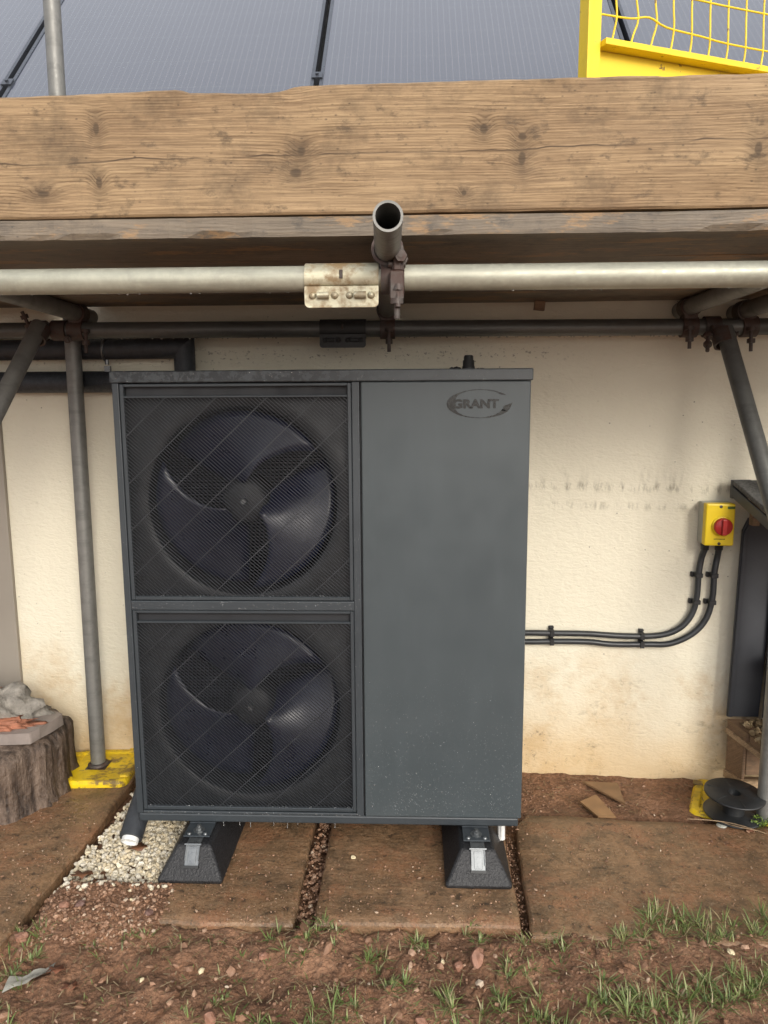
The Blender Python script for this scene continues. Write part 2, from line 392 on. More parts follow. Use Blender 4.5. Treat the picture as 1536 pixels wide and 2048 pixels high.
def m_slab():
    n = N('wet_brown_sandstone'); f = n.noise(3.2, 7, .68); g = n.noise(14, 7, .72)
    c = n.ramp(f, (.3, (.165, .098, .052)), (.5, (.26, .152, .080)), (.70, (.35, .21, .115)))
    c = n.mix(n.ramp(g, (.38, .75), (.58, 0.)), c, (.10, .068, .040))
    lay = n.noise(22, 7, .7, n.map((.3, 1.3, 1), rot=(0, 0, .06)))
    c = n.mix(n.ramp(lay, (.56, 0.), (.66, .45)), c, (.27, .18, .105))
    mud = n.ramp(n.noise(6, 8, .75), (.50, 0.), (.60, .75)); c = n.mix(mud, c, (.30, .145, .075))
    sand = n.noise(120, 4, .8); c = n.mix(n.ramp(sand, (.53, 0.), (.66, .7)), c, (.36, .25, .16)); c = n.mix(n.ramp(sand, (.34, .75), (.46, 0.)), c, (.07, .046, .027))
    spk = n.math('MULTIPLY', n.ramp(n.voro(85), (.08, 1.), (.15, 0.)), n.ramp(n.noise(9, 5, .7), (.46, 0.), (.56, 1.)))
    c = n.mix(spk, c, (.40, .29, .19))
    dk = n.ramp(n.noise(30, 6, .78), (.57, 0.), (.63, .85)); c = n.mix(dk, c, (.040, .029, .020))
    n.set(Base_Color=c, Roughness=n.ramp(n.noise(5, 6, .68), (.38, .14), (.64, .52)))
    n.b.inputs['Specular IOR Level'].default_value = .45
    n.bump(n.math('ADD', n.math('MULTIPLY', lay, .9), n.math('ADD', n.noise(48, 7, .72), n.math('MULTIPLY', sand, .25))), .75, .006); return n.m
MT['slab'] = m_slab()
def m_island(name, stops, rough=.7, bscale=160, bump=.4, spec=.5):
    n = N(name); c = n.ramp(n.island(), *stops); c = n.mix(n.ramp(n.noise(60, 4), (.35, .35), (.65, 0.)), c, tuple(v*.5 for v in stops[0][1]))
    n.set(Base_Color=c, Roughness=rough); n.b.inputs['Specular IOR Level'].default_value = spec
    if bump: n.bump(n.noise(bscale, 4), bump, .001)
    return n.m
MT['gravel'] = m_island('cream_limestone_chips', ((0., (.62, .52, .35)), (.35, (.70, .61, .44)), (.6, (.76, .70, .56)), (.8, (.50, .45, .36)), (1., (.80, .75, .64))), .7)
MT['crumb'] = m_island('clay_crumbs', ((0., (.13, .07, .04)), (.35, (.24, .13, .075)), (.7, (.34, .19, .115)), (.93, (.42, .27, .18)), (1., (.58, .47, .35))), .6)
MT['grass'] = m_island('grass_blades', ((0., (.075, .12, .03)), (.35, (.14, .20, .05)), (.62, (.21, .26, .08)), (.80, (.30, .31, .13)), (.92, (.36, .30, .16)), (1., (.42, .34, .2))), .5, 0, 0)
MT['straw'] = m_island('dead_straw', ((0., (.16, .10, .05)), (.5, (.28, .2, .1)), (1., (.42, .33, .2))), .7, 0, 0)
MT['redstone'] = simple('reddish_sandstone', (.25, .125, .08), .65, 0, .35, 22, .8, 90, .004)
MT['palestone'] = simple('pale_stone_chip', (.62, .53, .34), .6, 0, .15, 30, .4, 90)
MT['flag'] = simple('grey_flagstone', (.22, .185, .165), .55, 0, .25, 9, .6, 60, .003)
MT['mortar'] = simple('grey_mortar', (.25, .23, .20), .85, 0, .3, 30, 1., 85, .006)
MT['clay'] = simple('orange_red_clay', (.30, .12, .068), .7, 0, .3, 30, 1., 60, .006)
MT['flatstone'] = simple('brown_red_slate', (.13, .07, .055), .6, 0, .3, 24, .8, 70, .004)
MT['leaf'] = simple('brown_leaf', (.13, .055, .025), .6, 0, .4, 40, .3)
MT['rustleaf'] = simple('rust_red_leaf', (.16, .06, .03), .6, 0, .4, 40, .3)
MT['film'] = simple('cloudy_plastic_film', (.30, .29, .25), .25, 0, .2, 30, .6, 60, .003)
MT['shard'] = simple('tan_wood_shard', (.28, .16, .075), .6, 0, .25, 18, .4, 60)
MT['shard2'] = simple('brown_wood_shard', (.22, .13, .065), .6, 0, .25, 18, .4, 60)
def m_bark():
    n = N('wet_grey_bark'); r = n.noise(26, 7, .72, n.map((1, 1, .16))); g = n.noise(70, 5)
    c = n.ramp(r, (.36, (.028, .018, .013)), (.5, (.105, .072, .052)), (.68, (.25, .185, .14))); c = n.mix(n.ramp(g, (.6, 0.), (.75, .35)), c, (.34, .29, .24))
    n.set(Base_Color=c, Roughness=n.ramp(g, (.3, .35), (.7, .7))); n.bump(n.math('ADD', r, n.math('MULTIPLY', g, .5)), 1., .014); return n.m
MT['bark'] = m_bark()
MT['plank'] = wood('rough_brown_timber', (.17, .10, .055), (.09, .055, .03), (.26, .16, .09), (), 700, .1)
MT['paleplank'] = wood('split_pale_timber', (.34, .23, .13), (.17, .10, .055), (.46, .33, .2), (), 700, .1)
TOE0 = Vector((.2, 1.52, 1.60))
def kn(px, pz, r, sx=1., sz=1.): return (px-TOE0.x, pz-TOE0.z, r, sx, sz)
MT['toe'] = wood('weathered_scaffold_board', (.255, .165, .088), (.100, .057, .027), (.39, .272, .15),
    [kn(-.352, 1.755, .010, .8, 1.5), kn(-.352, 1.66, .010, .8, 1.5), kn(.03, 1.71, .012), kn(.02, 1.672, .012, 1.2, .9),
     kn(.365, 1.742, .009, 1, 1.3), kn(.435, 1.728, .010), kn(.435, 1.69, .011, .9, 1.5), kn(.86, 1.70, .012, .8, 1.4), kn(-.46, 1.642, .010, 1.6, .8), kn(.33, 1.632, .006)], 1150, crack=.105)
MT['deck'] = wood('dirty_deck_board', (.165, .135, .10), (.095, .075, .055), (.22, .175, .125), (), 1000, .12, (.07, .062, .053), (.30, .185, .09))

# ------------------------------------------------------------------ ground
def soil_h(x, y):
    h = -.045
    n1 = fbm(x, y, 3.5); n2 = fbm(x+9, y, 16, 5)
    def ss(a, b, v):
        t = max(0, min(1, (v-a)/(b-a))); return t*t*(3-2*t)
    front = 1-ss(1.655, 1.70, y+.01*n1)
    h = -.045 + front*(.024 + .012*ss(1.52, 1.60, y) + .013*n1 + .016*n2)
    lap = ss(.50, .60, x)*(1-ss(1.655, 1.72, y+.035*n1+.02*n2))      # soil washed over the front of the right slab
    h = max(h, -.045+lap*(.049+.006*n1+.009*n2))
    lapl = (1-ss(-.76, -.70, x))*(1-ss(1.62, 1.72, y+.05*n1+.03*n2)); h = max(h, -.045+lapl*(.047+.005*n1+.009*n2))
    if -.68 < x < -.42 and 1.84 < y < 2.45: h = max(h, -.026)
    # crumbly heap between the left slab and the middle slab
    heap = ss(-.74, -.66, x)*(1-ss(-.40, -.33, x))*ss(1.55, 1.66, y)*(1-ss(1.80, 1.86, y+.02*n2))
    h = max(h, -.045+heap*(.048+.008*n2+.006*n1))
    # strip of dirt along the wall, right
    back = ss(.50, .56, x)*ss(2.15, 2.20, y)
    h = max(h, -.045+back*(.030+.006*n1+.006*n2+.010*ss(2.33, 2.43, y)))
    return h
xs = []; ys = []
def grade(a, b, st): 
    k = int(round((b-a)/st)); return [a+(b-a)*i/k for i in range(k)]
xs = [-80, -30, -12, -6, -3.5, -2.2] + grade(-1.5, 1.9, .0068) + [1.9, 2.6, 3.5, 6, 12, 30, 80]
ys = [-120, -40, -15, -6, -2.5, -1, 0, .5, .8] + grade(1.1, 2.62, .0068) + [2.62, 3.2, 5, 9, 20, 60, 150]
g = MB(); vs = []
for y in ys:
    for x in xs:
        vs.append((x, y, soil_h(x, y) if (-1.6 < x < 2 and .9 < y < 2.7) else (-.03 + .01*fbm(x, y, .7))))
nx = len(xs)
g.add(vs, [(j*nx+i, j*nx+i+1, (j+1)*nx+i+1, (j+1)*nx+i) for j in range(len(ys)-1) for i in range(nx-1)], True)
g.out('ground', MT['earth'], kind='structure', fix=False)

pav = bpy.data.objects.new('pavement', None); COL.objects.link(pav); pav['kind'] = 'structure'
def slab(poly, z, t=.034, wob=.004):
    """uneven riven flag: subdivided outline, chipped edge"""
    out = []
    for i, a in enumerate(poly):
        b = poly[(i+1) % len(poly)]; a = Vector(a); b = Vector(b); L = (b-a).length; k = max(2, int(L/.022))
        for j in range(k):
            p = a.lerp(b, j/k); out.append((p.x + wob*fbm(p.x, p.y, 14), p.y + wob*fbm(p.x+5, p.y, 14)))
    bm = bmesh.new(); n = len(out)
    c = Vector((sum(p[0] for p in out)/n, sum(p[1] for p in out)/n))
    def zz(x, y): return z + .0035*fbm(x, y, 5) 
    rings = []
    for k, dz in ((1.0, -t), (1.0, -.006), (.0, 0)):
        ring = []
        for (x, y) in out:
            q = Vector((x, y)); 
            if k == 0.: q = q + (c-q).normalized()*.005
            ring.append(bm.verts.new((q.x, q.y, zz(q.x, q.y)+dz)))
        rings.append(ring)
    for a, b in zip(rings, rings[1:]):
        for i in range(n): bm.faces.new((a[i], a[(i+1) % n], b[(i+1) % n], b[i]))
    # grid top so the riven surface has relief
    m = 9; prev = rings[-1]
    for r in range(1, m):
        f = 1-r/m; ring = []
        for v in rings[-1]:
            q = c + (Vector((v.co.x, v.co.y))-c)*f; ring.append(bm.verts.new((q.x, q.y, zz(q.x, q.y))))
        for i in range(n): 
            fa = bm.faces.new((prev[i], prev[(i+1) % n], ring[(i+1) % n], ring[i])); fa.smooth = True
        prev = ring
    cv = bm.verts.new((c.x, c.y, zz(c.x, c.y)))
    for i in range(n): bm.faces.new((prev[i], prev[(i+1) % n], cv))
    me = bpy.data.meshes.new('slab'); bm.to_mesh(me); bm.free(); me.materials.append(MT['slab'])
    o = bpy.data.objects.new('slab', me); COL.objects.link(o); o.parent = pav; return o
slab([(-1.75, 1.58), (-.728, 1.58), (-.700, 2.02), (-.698, 2.47), (-1.75, 2.49)], .002)
slab([(-.405, 1.668), (-.055, 1.668), (-.062, 2.44), (-.42, 2.44)], 0)
slab([(-.005, 1.674), (.495, 1.676), (.502, 2.40), (-.010, 2.41)], .001)
slab([(.514, 1.640), (1.9, 1.60), (1.9, 2.13), (1.25, 2.13), (.575, 2.168), (.535, 2.11)], .003)

# ------------------------------------------------------------------ house
house = thing('house', (0, 2.48, 0), 'low house with cream textured render wall behind the grey unit', 'house')
hw = MB()
for lo, hi in (((-6, 0, -.12), (6, .25, 1.86)),): hw.box((lo[0], 2.48, lo[2]), (hi[0], 2.48+.25, hi[2]), WR, (0, 2.48, 0))
hw.box((-6, 6.8, -.12), (6, 7.05, 1.86)); hw.box((-6, 2.95, -.12), (-5.75, 6.8, 1.86)); hw.box((5.75, 2.5, -.12), (6, 6.8, 1.86))
hw.out('wall', MT['render'], house)
SL = rad(46); RY, RZ = 3.0, 2.335        # a point on the roof slope
def roofP(x, t, h=0):                  # t along the slope from (RY, RZ), h above it
    return Vector((x, RY + t*math.cos(SL) - h*math.sin(SL), RZ + t*math.sin(SL) + h*math.cos(SL)))
rf = MB()
e0, e1 = -.79, 2.70
rf.add([roofP(x, t, h) for x in (-6.3, 6.3) for t, h in ((e0, -.02), (e1, -.02), (e1, -.12), (e0, -.12))], [(0,1,2,3),(7,6,5,4),(0,4,5,1),(1,5,6,2),(2,6,7,3),(3,7,4,0)])
rp = roofP(0, e1); 
def backP(x, t, h=0): return Vector((x, 2*rp.y - (roofP(x, t, h)).y, roofP(x, t, h).z))
rf.add([backP(x, t, h) for x in (-6.3, 6.3) for t, h in ((e0, -.02), (e1, -.02), (e1, -.12), (e0, -.12))], [(3,2,1,0),(4,5,6,7),(1,5,4,0),(2,6,5,1),(3,7,6,2),(0,4,7,3)])
rf.out('roof', MT['roof'], house)

# solar panels
PW, PL, GAP = 1.112, 1.72, .02
plabels = ['black solar panel on the roof, cut by the left edge of the photo',
           'black solar panel between the leftmost upright and the clamp at the middle',
           'black solar panel on the roof between the middle clamp and the yellow guard post',
           'black solar panel seen through the yellow wire mesh at top right']
for i in range(4):
    cx = -.107 + (i-1.5)*(PW+GAP) - .0*(PW+GAP) - (PW+GAP)*.0
    cx = -.107 + (i-2)*(PW+GAP) + (PW+GAP)/2
    base = roofP(cx, -.34, .07)
    R = Matrix.Rotation(SL, 4, 'X')
    pn = thing('solar_panel', base, plabels[i], 'solar panel', 'solar panels on the roof'); pn.rotation_euler = (SL, 0, 0)
    def part(name, mb, mat, **k):
        o = mb.out(name, mat, None, **k); o.parent = pn; return o
    b = MB(); w = .0125
    b.box((-PW/2, 0, -.035), (-PW/2+w, PL, 0)); b.box((PW/2-w, 0, -.035), (PW/2, PL, 0))
    b.box((-PW/2+w, 0, -.035), (PW/2-w, w, 0)); b.box((-PW/2+w, PL-w, -.035), (PW/2-w, PL, 0))
    part('panel_frame', b, MT['panelframe'])
    b = MB(); b.box((-PW/2+w, w, -.012), (PW/2-w, PL-w, -.003)); part('glass', b, MT['cell'])
    if i < 3:
        for yy in (.345, 1.35):
            b = MB(); b.box((PW/2-.009, yy-.02, .002), (PW/2+GAP+.009, yy+.02, .006)); b.box((PW/2+.001, yy-.02, -.03), (PW/2+GAP-.001, yy+.02, .002))
            b.cyl((PW/2+GAP/2, yy, .006), (PW/2+GAP/2, yy, .013), .0065, 6); part('clamp', b, MT['panelframe'])

# ------------------------------------------------------------------ heat pump
HP = thing('heat_pump', (0, 1.952, .1), 'large anthracite grey heat pump with two mesh fan grilles and a plain front panel', 'heat pump')
Y0, YB = 1.952, 2.30
X0, X1 = -.53, .53
b = MB()   # shell: sides, back, floor
b.box((X0, Y0+.006, .118), (X0+.012, YB, 1.297)); b.box((X1-.012, Y0+.006, .118), (X1, YB, 1.297))
b.box((X0+.012, YB-.012, .118), (X1-.012, YB, 1.297)); b.box((.098, Y0+.03, .118), (.110, YB-.012, 1.297))
b.out('side_casing', MT['frame'], HP)
b = MB(); b.box((X0+.012, YB-.03, .12), (.098, YB-.014, 1.295)); b.box((X0+.012, Y0+.05, 1.285), (.098, YB-.03, 1.295)); b.out('inner_lining', MT['dark'], HP)
b = MB()
for k in range(110): z = .13+k*.0105; b.box((X0+.014, YB-.06, z), (.096, YB-.031, z+.0035))
c_ = b.out('coil_fins', MT['fin'], HP); c_['kind'] = 'stuff'
b = MB(); b.box((X0+.004, Y0+.002, .093), (X1-.008, YB-.01, .117)); b.out('base_tray', MT['frame'], HP, .004)
b = MB(); b.box((X0-.0045, Y0-.0035, 1.2955), (X1+.0045, YB+.006, 1.3255)); b.out('lid', MT['lid'], HP, .003)
# grille frame
b = MB()
b.box((X0, Y0, .118), (-.513, Y0+.03, 1.295)); b.box((.081, Y0, .118), (.1005, Y0+.03, 1.295))
b.box((-.513, Y0, .118), (.081, Y0+.03, .126)); b.box((-.513, Y0, .7005), (.081, Y0+.03, .7255)); 
b.out('front_frame', MT['frame'], HP, .002)
b = MB(); b.box((.1045, Y0, .118), (X1-.001, Y0+.022, 1.2945)); b.out('front_panel', MT['case'], HP, .003)
b = MB(); b.box((.1015, Y0+.008, .12), (.1035, Y0+.03, 1.29)); b.out('panel_joint', MT['dark'], HP)

def grille(z0, z1, x0=-.512, x1=.080):
    zb = z1-.030                       # slot at the top of each grille
    gob = MB(); t = .010; d0, d1 = Y0+.003, Y0+.016
    gob.box((x0, d0, z0), (x0+t, d1, z1)); gob.box((x1-t, d0, z0), (x1, d1, z1)); gob.box((x0+t, d0, z0), (x1-t, d1, z0+t)); gob.box((x0+t, d0, zb-.006), (x1-t, d1, zb)); gob.box((x0+t, d0, z1-.008), (x1-t, d1, z1))
    go = gob.out('grille', MT['frame'], HP, .0015, 1)
    sl_ = MB(); sl_.box((x0+t, d1+.004, zb-.004), (x1-t, d1+.010, z1-.004)); sl_.out('slot_shade_strip', MT['dark'], go)  # dark strip standing in for the shade inside the slot
    def strip(mb, A, B, hw, dp):
        e = (B-A).normalized(); nn = Vector((-e.z, 0, e.x))*hw; D = Vector((0, dp, 0))
        mb.add([A-nn, A+nn, B+nn, B-nn, A-nn+D, A+nn+D, B+nn+D, B-nn+D], [(0,1,2,3), (4,7,6,5), (0,4,5,1), (1,5,6,2), (2,6,7,3), (3,7,4,0)])
    a0, a1, c0, c1 = x0+t-.001, x1-t+.001, z0+t-.001, zb-.005
    bars = MB(); yb = Y0+.0065
    def clip(px, pz, dx, dz):
        lo, hi = -9, 9
        for p, d, l, h in ((px, dx, a0, a1), (pz, dz, c0, c1)):
            s, e = (l-p)/d, (h-p)/d
            lo = max(lo, min(s, e)); hi = min(hi, max(s, e))
        return (lo, hi) if hi-lo > .004 else None
    step = .0108; k = 0
    span = (a1-a0)+(c1-c0)
    dx, dz = math.cos(rad(-42)), math.sin(rad(-42))
    nsteps = int(span*1.15/step)
    for k in range(nsteps):
        px = a0 - (c1-c0)*1.12 + k*step
        q = clip(px, c0 if False else (c1), dx, dz) if False else clip(px, c1, dx, dz)
        if q:
            A = Vector((px+dx*q[0], yb, c1+dz*q[0])); B = Vector((px+dx*q[1], yb, c1+dz*q[1]))
            strip(bars, A, B, .0009, .0034)
    bars.out('grille_wires', MT['grille'], go, kind='stuff')
    dx, dz = math.cos(rad(43)), math.sin(rad(43)); k = 0
    first = None
    for k in range(14):
        px = a0 - .06 + (k-5)*.131 
        q = clip(px, c0, dx, dz)
        if q:
            A = Vector((px+dx*q[0], yb-.0012, c0+dz*q[0])); B = Vector((px+dx*q[1], yb-.0012, c0+dz*q[1]))
            sb = MB(); strip(sb, A, B, .0011, .004); sb.out('support_wire', MT['grille'], go)
    return go
grille(.727, 1.293); grille(.128, .699)

def fan(cx, cz, a_off):
    ys_ = Y0+.040; R0 = .252
    # shroud plate with round opening and rolled rim
    s = MB(); n = 64; hx0, hx1, hz0, hz1 = -.518, .097, cz-.292, cz+.300
    ring = [(cx+R0*math.cos(2*math.pi*k/n), cz+R0*math.sin(2*math.pi*k/n)) for k in range(n)]
    def border(a):
        c, s_ = math.cos(a), math.sin(a); t = 9
        if c > 1e-6: t = min(t, (hx1-cx)/c)
        if c < -1e-6: t = min(t, (hx0-cx)/c)
        if s_ > 1e-6: t = min(t, (hz1-cz)/s_)
        if s_ < -1e-6: t = min(t, (hz0-cz)/s_)
        return (cx+c*t, cz+s_*t)
    outer = [border(2*math.pi*k/n) for k in range(n)]
    R1 = R0+.03
    mid = [(cx+R1*math.cos(2*math.pi*k/n), cz+R1*math.sin(2*math.pi*k/n)) for k in range(n)]
    mid = [m if (Vector(m)-Vector((cx,cz))).length < (Vector(o)-Vector((cx,cz))).length-.003 else tuple(Vector((cx,cz)).lerp(Vector(o), .97)) for m, o in zip(mid, outer)]
    vs = [(x, ys_, z) for x, z in outer] + [(x, ys_, z) for x, z in mid] + [(x, ys_-.008, z) for x, z in ring] + [(cx+(x-cx)*.985, ys_+.0, cz+(z-cz)*.985) for x, z in ring] + [(cx+(x-cx)*.985, ys_+.10, cz+(z-cz)*.985) for x, z in ring]
    fs = [(j*n+k, j*n+(k+1) % n, (j+1)*n+(k+1) % n, (j+1)*n+k) for j in range(4) for k in range(n)]
    s.add(vs, fs, True)
    s.out('fan_shroud', MT['shroud'], HP, fix=False)
    f = MB(); f.lathe([(.0, -.012), (.045, -.012), (.058, -.002), (.062, .02), (.062, .09), (0, .09)], (cx, ys_+.03, cz), (0, 1, 0), 32)
    fo = f.out('fan', MT['dark'], HP)
    bt = MB(); bt.lathe([(0, -.022), (.007, -.022), (.009, -.018), (.009, 0)], (cx, ys_+.022, cz), (0, 1, 0), 6, False); bt.out('axle_nut', MT['zinc'], fo)
    for j in range(3):
        m = MB(); nr, na = 10, 14; vv = []
        for i in range(nr+1):
            q = i/nr; r = .050 + q*.188
            half = rad(30+27*q**.8); mid_ = rad(a_off) + j*2*math.pi/3 - rad(22)*q
            for k in range(na+1):
                w = k/na*2-1; a = mid_ + half*w
                y = ys_ + .052 + .048*w*(1-.25*q) - .018*(1-w*w)
                vv.append((cx+r*math.cos(a), y, cz+r*math.sin(a)))
        m.add(vv, [(i*(na+1)+k, i*(na+1)+k+1, (i+1)*(na+1)+k+1, (i+1)*(na+1)+k) for i in range(nr) for k in range(na)], True)
        bo = m.out('blade', MT['blade'], fo, fix=False)
        so_ = bo.modifiers.new('thick', 'SOLIDIFY'); so_.thickness = .002
fan(-.212, .985, 112); fan(-.213, .410, 110)

# badge: swoosh ring and raised letters
bd = MB(); cxb, czb = .4027, 1.2385; a_, b_ = .0825, .0355
yb0, yb1 = Y0+.0005, Y0-.0022
def swoosh(t0, t1, fn, n=44):
    o = []; i_ = []
    for k in range(n+1):
        t = rad(t0+(t1-t0)*k/n); w = fn(k/n)
        o.append((cxb+a_*math.cos(t), czb+b_*math.sin(t))); i_.append((cxb+(a_-w)*math.cos(t), czb+(b_-w*.42)*math.sin(t)))
    v = []
    for P_ in (o, i_): v += [(x, yb1, z) for x, z in P_]
    for P_ in (o, i_): v += [(x, yb0, z) for x, z in P_]
    m = n+1
    f = []
    for k in range(n): f += [(k, m+k, m+k+1, k+1), (2*m+k+1, 3*m+k+1, 3*m+k, 2*m+k), (k+1, 2*m+k+1, 2*m+k, k), (m+k, 3*m+k, 3*m+k+1, m+k+1)]
    bd.add(v, f)
def w1(q):   # thick at the left flank, thin over the top, flick at the right tip
    th = 37+(330-37)*q; g = math.exp(-((th-180)/42)**2)*.019 + .0023
    g += math.exp(-((th-48)/7)**2)*.006; g += max(0, (th-268)/62)**1.3*.0155
    return g if q > .01 else .0006
swoosh(37, 330, w1)
bd.prism([(.4615, 1.2325), (.4845, 1.2415), (.4760, 1.2235), (.4650, 1.2205), (.4560, 1.2215), (.4625, 1.2275)], lambda a, b, t: Vector((a, t, b)), yb0, yb1)
bdo = bd.out('badge', MT['badge'], HP)
cu = bpy.data.curves.new('letters', 'FONT'); cu.body = 'GRANT'; cu.size = .0295; cu.extrude = .0008; cu.offset = .0013; cu.align_x = 'CENTER'
cu.space_character = 1.02
to = bpy.data.objects.new('t', cu); COL.objects.link(to); bpy.context.view_layer.update()
dg = bpy.context.evaluated_depsgraph_get(); tm = bpy.data.meshes.new_from_object(to.evaluated_get(dg)); bpy.data.objects.remove(to)
tm.materials.clear(); tm.materials.append(MT['badge'])
lo_ = bpy.data.objects.new('lettering', tm); COL.objects.link(lo_); lo_.parent = bdo; lo_.rotation_euler = (rad(90), 0, 0)
lo_.scale = (1.12, 1, 1); lo_.location = (.3925, Y0-.0012-1.952, 1.2285-.1)
# gland and fittings on the lid
b = MB(); b.lathe([(0, .036), (.010, .036), (.0125, .032), (.0125, .024), (.015, .022), (.015, .008), (.0165, .007), (.0165, 0)], (.379, 2.03, 1.3255), (0, 0, 1), 14); b.out('cable_gland', MT['black'], HP)
b = MB()
for q in range(9): b.stone((.333+.0028*q, 2.03+random.uniform(-.01, .01), 1.3285), .0045, 1)
for q in range(5): b.stone((.402+.004*q, 2.03, 1.3275), .0025, 1)
b.out('lid_debris', MT['black'], HP, kind='stuff')
# rain drops clinging to the front and the lower edges
dr = MB()
def drop(x, z, r, y=None, s=1.):
    y = Y0 if y is None else y
    n = 6; vs = [(x, y-r*.55, z)] + [(x+r*.75*math.cos(k*math.pi/3), y-r*.38, z+r*.75*s*math.sin(k*math.pi/3)) for k in range(n)] + [(x+r*math.cos(k*math.pi/3), y+.0002, z+r*s*math.sin(k*math.pi/3)) for k in range(n)]
    dr.add(vs, [(0, 1+(k+1) % n, 1+k) for k in range(n)] + [(1+k, 1+(k+1) % n, 7+(k+1) % n, 7+k) for k in range(n)], True)
for k in range(480):
    z = .125 + abs(random.gauss(0, .17)); x = random.uniform(.11, .52)
    if z < 1.2: drop(x, z, random.uniform(.0006, .0015))
for k in range(230): drop(random.uniform(-.53, .53) if k % 4 else random.uniform(-.2, .12), random.uniform(1.297, 1.324), random.uniform(.0007, .0019), Y0-.0035)
for k in range(150): drop(random.uniform(-.51, .09), random.choice((random.uniform(.7015, .7245), random.uniform(.1185, .1255))), random.uniform(.0008, .002))
for k in range(120): drop(random.choice((random.uniform(-.529, -.514), random.uniform(.082, .1))), random.uniform(.13, 1.28), random.uniform(.0006, .0016))
for x in (-.29, -.245, -.215, -.15, -.112, -.083, -.36, .02):
    L = random.uniform(.006, .02); dr.lathe([(0, -L), (.0016, -L+.002), (.0009, -L*.5), (.0015, 0)], (x, Y0+.004, .093), (0, 0, 1), 6)
for k in range(140):
    dr.stone((random.uniform(-.50, .07), Y0+.006, random.choice((.1375, .737))+random.uniform(-.002, .003)), random.uniform(.0008, .0018), 1)
wn_ = N('rain_water'); wn_.set(Base_Color=(.9, .92, .93), Roughness=.02); wn_.b.inputs['Transmission Weight'].default_value = .9; wn_.b.inputs['IOR'].default_value = 1.33
MT['water'] = wn_.m
dr.out('rain_drops', MT['water'], HP, kind='stuff', fix=False)
# steel feet bolted to the rubber blocks
for cx in (-.348, .405):
    b = MB(); b.box((cx-.036, Y0-.062, .0865), (cx+.036, Y0+.02, .0905)); b.box((cx-.036, Y0+.0, .0905), (cx+.036, Y0+.02, .0925))
    ft = b.out('mounting_foot', MT['frame'], HP, .001, 1)
    b = MB(); b.box((cx-.036, YB-.03, .0865), (cx+.036, YB+.02, .0925)); b.out('mounting_foot', MT['frame'], HP, .001, 1)
    b = MB(); b.lathe([(.016, 0), (.016, .002), (.009, .0022), (.009, .009), (.005, .0095), (.005, .016), (0, .016)], (cx, Y0-.033, .0905), (0, 0, 1), 8, False); b.out('bolt', MT['zinc'], ft)
    for sx in (-.022, .022):
        b = MB(); b.lathe([(.006, 0), (.0055, .003), (.003, .005), (0, .0055)], (cx+sx, Y0-.052, .0905), (0, 0, 1), 8, True); b.out('bolt', MT['zinc'], ft)

# ------------------------------------------------------------------ rubber blocks under the unit
def rubber(cx, label, tilt, chalk):
    t = thing('rubber_foot', (cx, 2.12, 0), label, 'rubber foot', 'rubber blocks under the heat pump')
    y0, y1, h = 1.812, 2.45, .084; n = 26; vs = []; 
    prof = []
    for yy, zz in ((y0, .004), (y0+.004, .014), (y0+.046, h-.004), (y0+.054, h), (y1-.054, h), (y1-.046, h-.004), (y1, .004)):
        prof.append((yy, zz))
    b = MB()
    def ringp(yy, zz):
        w = .086 - .040*(zz/h)
        return (w, yy, zz)
    # lofted trapezoid with scalloped flanks
    secs = []
    for yy, zz in prof:
        w = .086-.040*zz/h
        secs.append([(cx-w-.0*zz, yy, zz), (cx+w, yy, zz)])
    base = [(cx-.086, y0, .0), (cx+.086, y0, .0), (cx+.086, y1, .0), (cx-.086, y1, .0)]
    top = [(cx-.044, y0+.052, h), (cx+.044, y0+.052, h), (cx+.044, y1-.052, h), (cx-.044, y1-.052, h)]
    lip = [(x, y, .012) for x, y, z in base]
    b.add(base+lip+top, [(3,2,1,0), (0,1,5,4), (1,2,6,5), (2,3,7,6), (3,0,4,7), (4,5,9,8), (5,6,10,9), (6,7,11,10), (7,4,8,11), (8,9,10,11)])
    b.out('rubber_block', MT['rubber'], t, .008, 3)
    b = MB(); w = .0185; yc0, yc1 = y0+.028, y1-.05
    b.box((cx-w, yc0+.018, h-.0005), (cx+w, yc1, h+.0015)); b.box((cx-w, yc0+.018, h+.0015), (cx-w+.006, yc1, h+.0024)); b.box((cx+w-.006, yc0+.018, h+.0015), (cx+w, yc1, h+.0024))
    # open end of the channel seen on the sloping front
    sl = math.atan2(h-.012, .052); 
    P0 = Vector((cx, y0+.022, .040)); P1 = Vector((cx, y0+.0525, h-.001)); d = (P1-P0).normalized(); nn = Vector((0, -d.z, d.y)).normalized()
    if nn.y > 0: nn = -nn
    def q(a, bb, hh): return P0 + d*bb + Vector((a, 0, 0)) + nn*hh
    L = (P1-P0).length
    for a0_, a1_, b0, b1, h0, h1 in ((-w, w, 0, L, .0006, .0016), (-w, -w+.0022, .012, L, .0016, .007), (w-.0022, w, .012, L, .0016, .007), (-w+.008, w-.008, .004, L-.006, .0016, .0034), (-w-.004, w+.004, L-.003, L+.001, .0016, .010)):
        vs = [q(a, bb, hh) for hh in (h0, h1) for a, bb in ((a0_, b0), (a1_, b0), (a1_, b1), (a0_, b1))]
        b.add(vs, [(0,3,2,1),(4,5,6,7),(0,1,5,4),(1,2,6,5),(2,3,7,6),(3,0,4,7)])
    b.out('channel', MT['zinc'], t, .0006, 1)
    b = MB(); vs = [q(a, bb, hh) for hh in (.0008, .0075) for a, bb in ((-w-.002, -.006), (w+.002, -.006), (w+.002, 0), (-w-.002, 0))]
    b.add(vs, [(0,3,2,1),(4,5,6,7),(0,1,5,4),(1,2,6,5),(2,3,7,6),(3,0,4,7)]); b.out('end_stop', MT['black'], t)
    return t
rubber(-.348, 'black rubber block beside the gravel, carrying the left side of the heat pump', 0, 1)
